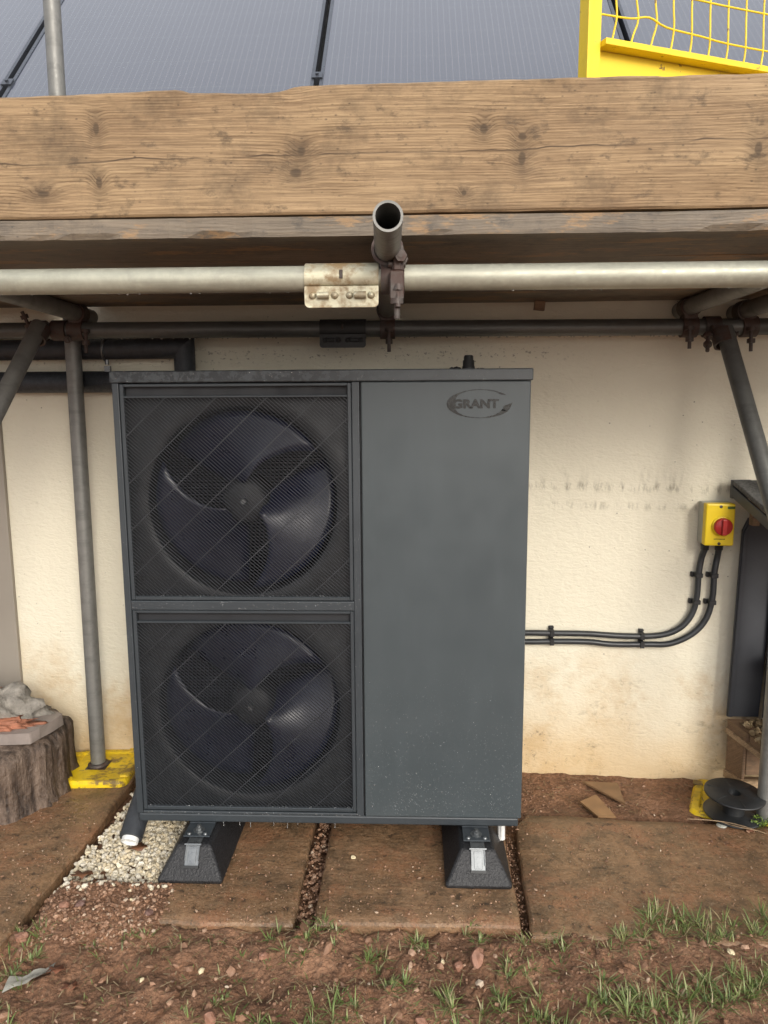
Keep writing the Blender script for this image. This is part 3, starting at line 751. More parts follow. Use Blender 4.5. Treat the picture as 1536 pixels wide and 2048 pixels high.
rubber(.405, 'black rubber block on bare paving, carrying the right side of the heat pump', 0, 0)

# condensate drain and the short white pipe
dp = thing('drain_pipe', (-.55, 2.0, 0), 'black lagged drain pipe end with white mouth over the gravel', 'pipe')
b = MB(); pts = [(-.548, 2.10, .13), (-.549, 2.06, .105), (-.550, 2.02, .083), (-.552, 1.985, .062), (-.554, 1.955, .040)]
b.tube(pts, .032, 20, True); b.out('lagging', MT['foam'], dp)
d = (Vector(pts[-1])-Vector(pts[-2])).normalized()
b = MB(); b.tube([Vector(pts[-1])-d*.004, Vector(pts[-1])+d*.012], .0235, 20, False, .0025); b.cyl(Vector(pts[-1])+d*.0005, Vector(pts[-1])+d*.004, .021, 20); b.out('pipe_mouth', MT['white'], dp)
wp = MB(); wp.tube([(.481, 1.995, .092), (.4815, 1.99, .035)], .0105, 14, False, .0015); wp.box((.4795, 1.9785, .04), (.4835, 1.981, .088))
tag(wp.out('white_pipe', MT['white'], origin=(.481, 1.99, .035)), 'short white plastic pipe hanging under the right end of the unit', 'pipe')

# ------------------------------------------------------------------ pipes and cables on the wall
def off(x, d): return wallY(x) - d
def wp3(x, z, d): return (x, off(x, d), z)
up_ = thing('insulated_pipe', (-.6, off(-.6, .04), 1.40), 'upper black foam lagged pipe with mitred bend, above the unit', 'pipe', 'lagged pipes on the wall')
b = MB(); b.tube([wp3(-1.9, 1.409, .055), wp3(-.488, 1.409, .055)], .0325, 24); b.out('pipe_lagging', MT['foam'], up_)
b = MB()
# mitred elbow: two short cylinders meeting on a 45 degree plane
A = Vector(wp3(-.4865, 1.409, .055)); n_ = 24; vs = []
for k in range(n_):
    t = 2*math.pi*k/n_; cy_, cz_ = math.cos(t)*.033, math.sin(t)*.033
    vs.append((A.x - .028, A.y+cy_, A.z+cz_))
for k in range(n_):
    t = 2*math.pi*k/n_; cy_, cz_ = math.cos(t)*.033, math.sin(t)*.033
    vs.append((A.x+cz_, A.y+cy_, A.z+cz_))
for k in range(n_):
    t = 2*math.pi*k/n_; cy_, cz_ = math.cos(t)*.033, math.sin(t)*.033
    vs.append((A.x+cz_, A.y+cy_, 1.20))
b.add(vs[:2*n_], [(k, (k+1) % n_, n_+(k+1) % n_, n_+k) for k in range(n_)], True)
b.add(vs[n_:], [(k, (k+1) % n_, n_+(k+1) % n_, n_+k) for k in range(n_)], True)
b.out('bend', MT['foam'], up_)
b = MB(); cxx = -.742; cc = Vector(wp3(cxx, 1.409, .055)); 
R_ = .035; arc = [(cc.x+.004*math.sin(t), cc.y-R_*math.cos(t), cc.z+R_*math.sin(t)) for t in [math.pi*2*k/28 for k in range(29)]]
b.tube(arc, .0042, 6, False); b.cyl((cc.x, cc.y, cc.z+R_), (cc.x, cc.y, cc.z+R_+.02), .006, 6); b.cyl((cc.x+.002, cc.y-.004, cc.z-R_-.014), (cc.x+.002, cc.y-.004, cc.z-R_+.001), .0065, 6); b.box((cc.x-.006, cc.y-.01, cc.z-R_-.036), (cc.x+.012, cc.y+.004, cc.z-R_-.018))
b.cyl((cc.x, cc.y+R_, cc.z), (cc.x, cc.y+.08, cc.z), .004, 6)
b.out('pipe_clip', MT['zinc'], up_)
lp_ = MB(); lp_.tube([wp3(-1.9, 1.306, .055), wp3(-.62, 1.306, .055), (-.575, 2.40, 1.295), (-.55, 2.33, 1.27)], .0340, 24)
tag(lp_.out('insulated_pipe', MT['foam'], origin=wp3(-.8, 1.306, .055)), 'lower straight black foam lagged pipe running behind the unit corner', 'pipe', 'lagged pipes on the wall')

iso = thing('isolator_switch', wp3(1.173, .80, .0), 'yellow isolator switch with round red knob on the wall', 'switch')
Ri = WR; cI = Vector(wp3(1.172, .863, 0))
def ib(mb, x0, x1, y0, y1, z0, z1): 
    return mb.box((cI.x+x0, cI.y-y1, cI.z+z0), (cI.x+x1, cI.y-y0, cI.z+z1), Ri, cI)
b = MB(); ib(b, -.043, .043, .0, .045, -.064, .064); b.out('back_box', MT['grey_plastic'], iso, .003)
b = MB(); ib(b, -.043, .043, .0455, .076, -.065, .065); b.out('cover', MT['iso'], iso, .0045, 3)
def yI(d): return cI + Ri @ Vector((0, -d, 0))
def ip(x, d, z): return cI + Ri @ Vector((x, -d, z))
ax = Ri @ Vector((0, -1, 0))
b = MB(); b.lathe([(.031, 0), (.031, .003), (.029, .004), (0, .004)], ip(.006, .0763, -.004), ax, 32); b.out('collar', MT['iso'], iso)
b = MB(); b.lathe([(.0265, 0), (.0265, .012), (.0245, .0145), (0, .0145)], ip(.006, .0803, -.004), ax, 32); 
kb = b.out('knob', MT['red'], iso)
b = MB(); b.box((cI.x+.006-.0065, cI.y-.105, cI.z-.004-.024), (cI.x+.006+.0065, cI.y-.094, cI.z-.004+.024), Ri, cI); b.out('grip', MT['red'], kb, .002)
b = MB(); ib(b, .0195, .041, .0761, .0766, .049, .057); b.out('green_label', MT['green'], iso)
b = MB()
for k in range(9): ib(b, -.016+k*.0037, -.016+k*.0037+.0024, .0761, .0765, -.0455, -.0425)
b.out('printed_text', MT['print'], iso)
for zz in (.056, -.058):
    b = MB(); b.lathe([(.0048, 0), (.0048, .0015), (.003, .002), (0, .0012)], ip(.0, .0758, zz), ax, 10); b.out('screw', MT['coupler'], iso)
for xx in (-.026, .016):
    b = MB(); p = ip(xx, .030, -.064); b.lathe([(.014, 0), (.014, -.008), (.0125, -.009), (.012, -.022), (.009, -.024)], p, (0, 0, 1), 12); b.out('gland', MT['black'], iso)

def spline(pts, k=6):
    P = [Vector(p) for p in pts]; o = []
    for i in range(len(P)-1):
        p0, p1, p2, p3 = P[max(i-1, 0)], P[i], P[i+1], P[min(i+2, len(P)-1)]
        for j in range(k):
            t = j/k; o.append(.5*((2*p1)+(p2-p0)*t+(2*p0-5*p1+4*p2-p3)*t*t+(3*p1-p0-3*p2+p3)*t**3))
    return o+[P[-1]]
def cable(pts, clips, label):
    d = .018
    path = spline([wp3(x, z, d) for x, z in pts[:-1]] + [tuple(ip(pts[-1], .030, -.085))])
    t = thing('electric_cable', wp3(pts[0][0], pts[0][1], d), label, 'cable', 'twin cables to the isolator')
    b = MB(); b.tube(path, .0096, 12); b.out('sheath', MT['cable'], t)
    for x, z, v in clips:
        b = MB(); c = Vector(wp3(x, z, 0))
        if v: 
            b.box((c.x-.0115, c.y-.029, c.z-.007), (c.x+.0105, c.y+.004, c.z+.007)); b.box((c.x-.020, c.y-.010, c.z-.008), (c.x-.0115, c.y+.004, c.z+.008))
        else: 
            b.box((c.x-.007, c.y-.029, c.z-.0105), (c.x+.007, c.y+.004, c.z+.0115)); b.box((c.x-.008, c.y-.010, c.z+.0115), (c.x+.008, c.y+.004, c.z+.020))
        b.out('cable_clip', MT['black'], t, .0015, 1)
cable([(.42, .491), (.60, .491), (.70, .492), (.802, .4925), (.90, .488), (.99, .489), (1.05, .499), (1.095, .526), (1.122, .568), (1.133, .62), (1.135, .70), (1.141, .75), -.026],
      [(.685, .4922, 0), (.97, .4885, 0), (1.1345, .692, 1), (1.1325, .605, 1)], 'upper of two black cables, clipped to the wall and bending up to the switch')
cable([(.42, .460), (.60, .4605), (.70, .464), (.803, .465), (.88, .459), (.99, .4615), (1.06, .466), (1.125, .499), (1.165, .55), (1.181, .62), (1.182, .70), (1.188, .75), .016],
      [(.685, .4632, 0), (.97, .461, 0), (1.182, .692, 1), (1.180, .605, 1)], 'lower of two black cables, making the wider bend up to the switch')

# ------------------------------------------------------------------ scaffold
SC = thing('scaffold', (-.834, 2.40, 0), 'grey steel tube scaffold with clamped joints in front of the house', 'scaffold')
TR = .02415
def stube(a, bb, mat, label=None):
    b = MB(); b.tube([a, bb], TR, 28, False, .004); return b.out('scaffold_tube', MT[mat], SC, label=label, fix=False)
def zdeck(y): return 1.534 - (y-1.52)*.0315          # centre height of the transoms
stube((-1.9, 1.52, 1.4865), (2.3, 1.517, 1.4815), 'galv', 'bright galvanised tube along the front edge')
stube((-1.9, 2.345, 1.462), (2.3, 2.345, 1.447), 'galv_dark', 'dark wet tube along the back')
stube((.197, 1.262, zdeck(1.262)), (.155, 2.42, zdeck(2.42)), 'galv_old', 'short cross tube with open end towards the viewer')
stube((-.79, 1.20, zdeck(1.2)), (-.775, 2.44, zdeck(2.44)), 'galv_old')
stube((1.05, 1.20, zdeck(1.2)), (1.04, 2.42, zdeck(2.42)), 'galv_old')
stube((1.235, 1.20, zdeck(1.2)-.01), (1.20, 2.42, zdeck(2.42)-.01), 'galv_old')
stube((-.834, 2.412, .018), (-.818, 2.424, 3.4), 'galv_old', 'upright standing on the yellow pad')
stube((1.285, 2.17, .0), (1.345, 2.29, 3.4), 'galv_old', 'upright at the right edge')
stube((-.868, 2.293, 1.47), (-1.06, .98, 0), 'galv_old', 'raking tube at the left edge')
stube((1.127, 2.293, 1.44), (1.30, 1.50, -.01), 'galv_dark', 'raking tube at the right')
def band(b, c, ax, w=.044, r=.0305):
    c = Vector(c); ax = Vector(ax).normalized()
    b.tube([c-ax*w/2, c+ax*w/2], r, 20, False, r-TR-.0008)
def coupler(c1, a1, c2, a2, bolts, mat='coupler'):
    b = MB(); band(b, c1, a1); band(b, c2, a2)
    m = (Vector(c1)+Vector(c2))/2; b.box(m-Vector((.02, .02, .02)), m+Vector((.02, .02, .02)))
    # ears at each band
    o = b.out('coupler', MT[mat], SC, .002, 1)
    for p, dvec, L in bolts:
        q = MB(); p = Vector(p); dd = Vector(dvec).normalized()
        q.cyl(p-dd*.006, p+dd*L, .0055, 8); q.cyl(p+dd*(L*.35), p+dd*(L*.35+.012), .0115, 6); q.cyl(p-dd*.014, p-dd*.004, .013, 6)
        q.out('bolt', MT[mat], o)
    return o
# middle: cross tube clamped to the front ledger
def ledF(x): return Vector((x, 1.5185, 1.4865-.005*(x+1.9)/4.2))
def ledB(x): return Vector((x, 2.345, 1.462-.015*(x+1.9)/4.2))
coupler(ledF(.198), (1, 0, 0), (.188, 1.518, zdeck(1.518)), (0, 1, 0), [((.208, 1.488, 1.488), (0, -.25, -1), .065), ((.214, 1.484, 1.515), (0, -1, .1), .02)])
b = MB()      # forged flap with the long eye bolt hanging over the front tube
b.box((.193, 1.474, 1.440), (.219, 1.490, 1.492)); b.box((.200, 1.476, 1.492), (.214, 1.492, 1.545)); b.cyl((.206, 1.482, 1.442), (.206, 1.482, 1.432), .014, 6)
b.cyl((.206, 1.482, 1.432), (.206, 1.482, 1.405), .0065, 8); b.cyl((.222, 1.49, 1.505), (.190, 1.49, 1.505), .007, 8)
b.out('coupler_flap', MT['coupler'], SC, .002, 1)
coupler(ledB(.160), (1, 0, 0), (.158, 2.345, zdeck(2.345)), (0, 1, 0), [((.165, 2.313, 1.44), (0, -.1, -1), .055)])
# left knot
coupler(ledB(-.778), (1, 0, 0), (-.776, 2.345, zdeck(2.345)), (0, 1, 0), [((-.742, 2.318, 1.445), (0, -.1, -1), .055)])
coupler(ledB(-.830), (1, 0, 0), (-.827, 2.418, 1.46), (0, 0, 1), [((-.80, 2.33, 1.435), (.2, -1, -.3), .03)])
coupler(ledB(-.895), (1, 0, 0), (-.872, 2.285, 1.445), (-.146, -1, -1.12), [((-.918, 2.32, 1.48), (-.3, -.3, 1), .035), ((-.90, 2.29, 1.425), (.6, -1, -.2), .03)])
# right knot
coupler(ledB(1.043), (1, 0, 0), (1.042, 2.345, zdeck(2.345)), (0, 1, 0), [((1.035, 2.31, 1.437), (0, -.1, -1), .05)])
coupler(ledB(1.108), (1, 0, 0), (1.122, 2.285, 1.415), (.17, -.8, -1.45), [((1.075, 2.275, 1.415), (-.2, -.6, -1), .045), ((1.14, 2.30, 1.42), (1, -.3, .3), .03)])
coupler(ledB(1.215), (1, 0, 0), (1.203, 2.345, zdeck(2.345)-.012), (0, 1, 0), [((1.21, 2.31, 1.433), (0, -.1, -1), .055)])
# sleeve couplers joining tube ends
def sleeve(c, x0, x1, mat):
    c = Vector(c); b = MB(); n = 22; r0, r1 = TR+.0012, TR+.0042
    prof = []
    for k in range(n+1):
        a = rad(-78) - k/n*rad(322)       # open below the front
        prof.append((c.y - math.cos(a)*r1, c.z + math.sin(a)*r1))
    inn = []
    for k in range(n, -1, -1):
        a = rad(-78) - k/n*rad(322); inn.append((c.y - math.cos(a)*r0, c.z + math.sin(a)*r0))
    b.prism(prof+inn, lambda y, z, t: Vector((t, y, z)), x0, x1, True)
    o = b.out('sleeve_coupler', MT[mat], SC)
    # flange hanging below the tube, with rounded corners, pressed bumps and two bolts
    yy = c.y - r1*.76; zt, zb_ = c.z-.017, c.z-.056; rr = .009
    poly = [(x0, zt), (x1, zt)]
    for k in range(6): a = k/5*math.pi/2; poly.append((x1-rr+rr*math.cos(a), zb_+rr-rr*math.sin(a)))
    for k in range(6): a = math.pi/2+k/5*math.pi/2; poly.append((x0+rr+rr*math.cos(a), zb_+rr-rr*math.sin(a)))
    f = MB(); f.prism(poly, lambda x, z, t: Vector((x, t, z)), yy-.004, yy); 
    w = x1-x0
    for q in (.11, .41, .61, .90):
        f.lathe([(.0075, 0), (.006, .004), (.0035, .0065), (0, .0072)], (x0+w*q, yy-.0035, zt-.017), (0, -1, 0), 12)
    f.out('flange', MT[mat], o, .001, 1)
    for q in (.255, .755):
        s_ = MB(); s_.tube([(x0+w*q-.011, yy-.009, zt-.017), (x0+w*q+.011, yy-.009, zt-.017)], .0066, 10); s_.out('bolt', MT[mat], o, .001, 1)
    s_ = MB(); s_.tube([(x0+w*.5, c.y-r1-.001, c.z-.003), (x0+w*.5, c.y-r1*.98-.001, c.z+.012)], .0032, 8); s_.out('slot_pin', MT['coupler'], o)
sleeve(ledF(.1), .031, .171, 'sleeve'); sleeve(ledB(.03), -.041, .096, 'black_steel')
# drips hanging under the tubes
dr = MB()
for x in [random.uniform(-.75, 1.05) for _ in range(70)]:
    c = ledB(x); dr.stone((x, c.y-.002, c.z-TR-.0008), random.uniform(.0022, .0042), 1)
for x in [random.uniform(-.7, 1.0) for _ in range(40)]:
    c = ledF(x); dr.stone((x, c.y-.002, c.z-TR-.0004), random.uniform(.0015, .003), 1)
dr.out('hanging_drops', MT['water'], SC, kind='stuff')
b = MB(); b.box((-.868, 2.380, .018), (-.80, 2.446, .021)); b.lathe([(.019, 0), (.019, .05), (0, .05)], (-.834, 2.412, .024), (0, 0, 1), 16); b.lathe([(.034, 0), (.034, .004), (.028, .009), (.025, .010), (.0245, .004)], (-.834, 2.412, .024), (0, 0, 1), 20)
b.out('base_plate', MT['coupler'], SC, label='rusty plate on the yellow pad')

# sole pads
def pad(cx, cy, z, rot, label):
    t = thing('sole_pad', (cx, cy, z), label, 'base pad', 'yellow pads under the uprights'); 
    R = Matrix.Rotation(rot, 3, 'Z'); h = .118; c = Vector((cx, cy, z))
    def rr(w, d, r, n=5):
        o = []
        for sx, sy, a0 in ((1, 1, 0), (-1, 1, 90), (-1, -1, 180), (1, -1, 270)):
            for k in range(n): a = rad(a0+90*k/(n-1)); o.append((sx*(w-r)+r*math.cos(a), sy*(d-r)+r*math.sin(a)))
        return o
    b = MB(); rings = [(rr(h, h, .03), 0), (rr(h, h, .03), .012), (rr(h-.008, h-.008, .026), .022), (rr(h-.026, h-.026, .02), .022), (rr(h-.032, h-.032, .016), .016), (rr(.02, .02, .006), .017)]
    vs = []; m = len(rings[0][0])
    for ring, zz in rings: vs += [c + R @ Vector((x, y, zz)) for x, y in ring]
    fs = [(j*m+k, j*m+(k+1) % m, (j+1)*m+(k+1) % m, (j+1)*m+k) for j in range(len(rings)-1) for k in range(m)] + [tuple(range((len(rings)-1)*m, len(rings)*m))]
    b.add(vs, fs); b.out('tray', MT['pad'], t, .002, 2)
    for k in range(4):
        b = MB(); Rk = R @ Matrix.Rotation(k*math.pi/2, 3, 'Z')
        p = [c + Rk @ Vector(q) for q in ((.062, h-.030, .0215), (.088, h-.030, .0215), (.088, h+.002, .0215), (.062, h+.002, .0215), (.064, h-.028, .027), (.086, h-.028, .027), (.086, h, .026), (.064, h, .026))]
        b.add(p, [(0,3,2,1),(4,5,6,7),(0,1,5,4),(1,2,6,5),(2,3,7,6),(3,0,4,7)]); b.out('rib', MT['pad'], t, .0015, 1)
    return t
pad(-.822, 2.408, .003, rad(3), 'yellow plastic pad beside the stump, an upright standing on it')
pad(1.232, 2.275, -.024, rad(-24), 'muddy yellow plastic pad mostly hidden under the black reel')

# ------------------------------------------------------------------ boards
def tilt(p): return Vector((p[0], p[1], p[2]-(p[1]-1.5)*.0315))
dlabels = ['front deck board with rough splintered edge, under the upright toe board', 'second deck board from the front, seen only from below', 'third deck board from the front, seen only from below', 'rearmost deck board, nearest the house wall, seen only from below']
for i in range(4):
    y0 = 1.5+i*.2215; y1 = y0+.2185; z0, z1 = 1.559, 1.5945; b = MB()
    n = 130; rows = []
    for k in range(n+1):
        x = -1.8+4.1*k/n; e = (.0035*fbm(x, i*7, 6) + .0025*fbm(x, i*7+3, 26)) if i == 0 else .002*fbm(x, i*7, 5)
        ch = max(0, fbm(x+3, i, 9)-.12)*.02 if i == 0 else 0
        sag = .002*fbm(x, i*3, 1.5)
        rows.append([tilt((x, y0+e+ch, z0+sag)), tilt((x, y0+e-.001, z0+.008+ch*.5+sag)), tilt((x, y0+e*.4, z1+sag)), tilt((x, y1, z1+sag)), tilt((x, y1, z0+sag))])
    vs = sum(rows, []); fs = [(k*5+j, k*5+(j+1) % 5, (k+1)*5+(j+1) % 5, (k+1)*5+j) for k in range(n) for j in range(5)] + [(4,3,2,1,0), tuple(n*5+j for j in range(5))]
    b.add(vs, fs); o = b.out('deck_board', MT['deck'], origin=(0, y0+.1, 1.577)); tag(o, dlabels[i], 'scaffold board', 'scaffold deck boards')
for (x0_, x1_, lab) in ((-1.8, -.872, 'short added board blocking sunlight at the wall gap, left of the left upright'), (-.786, 2.2, 'long narrow added board blocking sunlight at the wall gap, right of the left upright')):  # boards added to keep sunlight from falling through behind the deck
    b = MB(); b.prism([(x0_, wallY(x0_)-.155), (x1_, wallY(x1_)-.155), (x1_, wallY(x1_)-.008), (x0_, wallY(x0_)-.008)], lambda x, y, t: tilt((x, y, t)), 1.5965, 1.632)
    tag(b.out('sun_block_board', MT['deck'], origin=((x0_+x1_)/2, 2.4, 1.57)), lab, 'scaffold board', 'added boards blocking sunlight at the wall gap')
# toe board on edge, its top worn into a dip
b = MB(); n = 300; rows = []
prof = [(-1.8, 1.806), (-.48, 1.8145), (-.28, 1.8185), (-.19, 1.8205), (-.182, 1.815), (-.12, 1.8135), (-.04, 1.8115), (-.005, 1.8145), (.012, 1.820), (.035, 1.8235), (.10, 1.8240), (.60, 1.8270), (.68, 1.827), (.685, 1.8255), (.72, 1.8262), (2.3, 1.837)]
def top(x):
    for (a, za), (c, zc) in zip(prof, prof[1:]):
        if a <= x <= c: return za+(zc-za)*(x-a)/(c-a)
    return prof[-1][1]
for k in range(n+1):
    x = -1.8+4.1*k/n; zt = top(x)+.0012*fbm(x, 1, 18); zb = 1.5985+.0012*fbm(x, 5, 6)+.0015*x; yf = 1.499+.0012*fbm(x, 9, 4)
    bow = .004*math.exp(-((x-.02)/.03)**2)
    rows.append([Vector(p) for p in ((x, yf+.003, zb), (x, yf, zb+.004), (x, yf+bow*.2, zt-.05), (x, yf+bow, zt-.004), (x, yf+.004, zt), (x, yf+.034, zt-.001), (x, yf+.037, zb))])
m = 7; vs = sum(rows, []); b.add(vs, [(k*m+j, k*m+(j+1) % m, (k+1)*m+(j+1) % m, (k+1)*m+j) for k in range(n) for j in range(m)] + [tuple(reversed(range(m))), tuple(n*m+j for j in range(m))])
tag(b.out('toe_board', MT['toe'], origin=TOE0), 'wide weathered timber board set on edge along the scaffold front, top edge worn', 'scaffold board')
b = MB(); b.box((.595, 2.352, 1.505), (.625, 2.372, 1.531), Matrix.Rotation(.1, 3, 'Y')); tag(b.out('wood_block', MT['plank'], origin=(.61, 2.36, 1.505)), 'small dark wooden block under the deck, against the wall', 'wood block')

# ------------------------------------------------------------------ yellow guard
GA = rad(21); GP = Vector((.646, 1.95, 1.585))
GU = thing('mesh_guard', GP, 'yellow steel mesh guard with bent wires, standing on the scaffold deck', 'guard')
Rg = Matrix.Rotation(GA, 3, 'Z')
def gp(u, d, z): return GP + Rg @ Vector((u, d, 0)) + Vector((0, 0, z))
def gbox(b, u0, u1, d0, d1, z0, z1, skew=0):
    vs = [gp(u, d, z+skew*u) for z in (z0, z1) for u, d in ((u0, d0), (u1, d0), (u1, d1), (u0, d1))]
    return b.add(vs, [(0,3,2,1),(4,5,6,7),(0,1,5,4),(1,2,6,5),(2,3,7,6),(3,0,4,7)])
b = MB(); gbox(b, -.018, .018, -.018, .018, 0, 1.1); gbox(b, -.0185, -.006, -.021, -.0185, 0.002, 1.098); b.out('post', MT['yellow'], GU, .002)
b = MB(); gbox(b, 1.0, 1.036, -.018, .018, 0, 1.1); b.out('post', MT['yellow'], GU, .002)
b = MB(); gbox(b, .019, .999, -.038, .006, .468, .482, -.012); b.out('rail', MT['yellow'], GU, .001)
b = MB(); gbox(b, .019, .999, -.012, .012, 1.07, 1.098); b.out('rail', MT['yellow'], GU, .001)
b = MB(); gbox(b, .019, .999, -.003, .0, .0, .467, -.012); b.out('kick_plate', MT['yellow'], GU)
for k in range(17):
    u = .055 + k*.0545; bend = .022*math.exp(-((k-1.2)/1.6)**2)
    pts = [gp(u-bend*.3, -.008, .478-.012*u), gp(u-bend*.1+.004, -.010, .51), gp(u+bend*.5, -.014, .545), gp(u+bend*.2, -.01, .61), gp(u, -.006, .8), gp(u, -.006, 1.075)]
    b = MB(); b.tube(spline(pts, 4), .0024, 8); b.out('wire', MT['yellow'], GU)
for j in range(8):
    z = .541 + j*.070; b = MB()
    dip = .018 if j == 0 else .004
    pts = [gp(.018, -.012, z), gp(.10, -.013, z+.001), gp(.148, -.017, z+.008 if j == 0 else z), gp(.20, -.014, z-dip*.3), gp(.30, -.012, z-dip*.6), gp(.45, -.011, z-dip), gp(1.0, -.011, z-dip)]
    b.tube(spline(pts, 4), .0024, 8); b.out('wire', MT['yellow'], GU)

# ------------------------------------------------------------------ left corner: stump, flagstone, mortar
def lump(c, rx, ry, rz, amp, sc, seed, sub=4, flatb=True):
    bm = bmesh.new(); bmesh.ops.create_icosphere(bm, subdivisions=sub, radius=1); b = MB(); vs = []
    for v in bm.verts:
        k = 1 + amp*noise.fractal(v.co*sc+Vector((seed, 0, 0)), 1, 2, 4); p = v.co*k
        z = p.z*rz
        if flatb: z = max(z, -.002)
        vs.append(Vector(c)+Vector((p.x*rx, p.y*ry, z)))
    b.add(vs, [tuple(v.index for v in f.verts) for f in bm.faces], True); bm.free(); return b
SX, SY = -1.118, 2.275
b = MB(); n = 96; rows = []
hs_ = [-.012, .0, .012, .04, .08, .12, .16, .185, .198, .203, .205]
for i, z in enumerate(hs_):
    row = []
    for k in range(n):
        a = 2*math.pi*k/n; ca, sa = math.cos(a), math.sin(a)
        r = .222 + .018*fbm(ca*1.2, sa*1.2, 1.3) + .020*abs(fbm(ca*3, sa*3, 2.2, 3)) - .030*max(0, fbm(ca*4+2, sa*4, 1.7, 3))**1 + .006*fbm(ca*7, sa*7, 2.5, 3) + .004*fbm(ca*9, sa*9+z*3, 3)
        r += .012*max(0, 1-z/.05) if z < .05 else 0
        if z > .19: r -= (z-.19)*.9
        row.append((SX+r*ca, SY+r*sa, z-.0*a))
    rows.append(row)
rows.append([(SX+.05*math.cos(2*math.pi*k/n), SY+.05*math.sin(2*math.pi*k/n), .206) for k in range(n)])
vs = sum(rows, []); b.add(vs, [(j*n+k, j*n+(k+1) % n, (j+1)*n+(k+1) % n, (j+1)*n+k) for j in range(len(rows)-1) for k in range(n)] + [tuple((len(rows)-1)*n+k for k in range(n))], True)
tag(b.out('tree_stump', MT['bark'], origin=(SX, SY, 0)), 'wet grey tree stump with ridged bark standing on the left paving', 'stump')
b = MB()
poly = [(-1.42, 2.10), (-1.10, 2.165), (-1.0, 2.172), (-.932, 2.166), (-.918, 2.20), (-.905, 2.255), (-.895, 2.315), (-.93, 2.335), (-.97, 2.345), (-1.01, 2.395), (-1.20, 2.43), (-1.44, 2.40)]
b.prism(poly, lambda x, y, t: Vector((x+ (.006*fbm(x, y, 30) if t > .22 else 0), y, t+.006*fbm(x, y, 20)+(x+1.1)*.02)), .208, .243)
tag(b.out('flagstone', MT['flag'], origin=(-1.1, 2.25, .208), bevel=.005), 'broken grey flagstone lying on top of the stump', 'flagstone')
b = lump((-1.13, 2.295, .243), .165, .10, .098, .42, 2.6, 3.3)
tag(b.out('mortar_heap', MT['mortar'], origin=(-1.105, 2.295, .243)), 'heap of set grey mortar on the flagstone', 'mortar')
b = lump((-1.09, 2.222, .242), .15, .04, .026, .55, 5, 8.1)
tag(b.out('clay_lump', MT['clay'], origin=(-1.10, 2.215, .242)), 'orange red clay smeared at the front foot of the mortar heap', 'clay')
b = MB(); b.prism([(-1.42, 2.40), (-1.15, 2.385), (-1.115, 2.41), (-1.12, 2.475), (-1.42, 2.49)], lambda x, y, t: Vector((x+.006*fbm(x, t, 40), y+.006*fbm(y, t, 40), t)), 0, .218); tag(b.out('stone_block', MT['flatstone'], origin=(-1.25, 2.44, 0), bevel=.006), 'dark stone block behind the stump, hidden but for its top', 'stone')
for (x1, z0, z1, lab) in ((-1.102, .2185, .242, 'lower of two thin reddish stones stacked behind the mortar heap'), (-1.112, .243, .268, 'upper of two thin reddish stones stacked behind the mortar heap')):
    b = MB(); b.prism([(-1.42, 2.37), (x1-.05, 2.385), (x1-.01, 2.40), (x1, 2.44), (x1-.02, 2.48), (-1.42, 2.49)], lambda x, y, t: Vector((x+.008*fbm(x, t*9, 30), y+.006*fbm(y, t*9, 30), t)), z0, z1)
    tag(b.out('flat_stone', MT['flatstone'] if z0 < .24 else MT['redstone'], origin=(-1.25, 2.43, z0), bevel=.004), lab, 'stone', 'thin stones behind the mortar')
b = MB(); b.box((-2.05, wallY(-1.5)-.035, .0), (-1.143, wallY(-1.5)-.006, 1.22), WR, (-1.143, wallY(-1.143)-.02, 0)); b.box((-2.05, wallY(-1.5)-.045, .0), (-1.9, wallY(-1.5)-.036, 1.22), WR, (-1.143, wallY(-1.143)-.02, 0))
tag(b.out('board_panel', MT['taupe'], origin=(-1.5, wallY(-1.5), 0), bevel=.002), 'plain taupe board standing against the wall at the left edge', 'board')

# ------------------------------------------------------------------ right corner: log store, reel
LS = thing('log_store', (1.5, 2.3, 0), 'dark lean-to log store with felted roof at the right edge', 'log store')
def lsroof(y): return 1.004 - (2.37-y)*.33
b = MB()
b.add([(x+(2.36-y)*.12, y, lsroof(y)+h) for x in (1.203, 2.3) for y, h in ((2.355, .0), (1.95, .0), (1.95, -.016), (2.355, -.016))], [(0,1,2,3),(7,6,5,4),(0,4,5,1),(1,5,6,2),(2,6,7,3),(3,7,4,0)])
b.out('roof', MT['felt'], LS, .003)
b = MB(); b.box((1.203, 2.352, .942), (1.262, 2.37, .998)); b.add([(x+(2.36-y)*.12, y, lsroof(y)+h) for x in (1.199, 1.206) for y, h in ((2.352, -.018), (1.95, -.018), (1.95, -.05), (2.352, -.05))], [(0,1,2,3),(7,6,5,4),(0,4,5,1),(1,5,6,2),(2,6,7,3),(3,7,4,0)])
b.out('fascia', MT['slate'], LS, .002)
b = MB(); b.box((1.262, 2.335, .86), (1.285, 2.362, .975)); b.out('bracket', MT['paleplank'], LS, .003)
b = MB()
b.add([(x, y, z) for y in (2.372, 2.362) for x, z in ((1.236, .238), (1.335, .238), (1.36, .905), (1.262, .88), (1.246, .84))], [(0,1,2,3,4), (9,8,7,6,5), (0,5,6,1), (1,6,7,2), (2,7,8,3), (3,8,9,4), (4,9,5,0)])
b.add([(x, y, z) for y in (2.3625, 2.357) for x, z in ((1.238, .239), (1.252, .239), (1.262, .86), (1.249, .835))], [(0,1,2,3), (7,6,5,4), (0,4,5,1), (1,5,6,2), (2,6,7,3), (3,7,4,0)])
b.box((1.34, 2.345, .24), (2.2, 2.352, .90)); b.out('back_sheet', MT['slate'], LS, .0015)
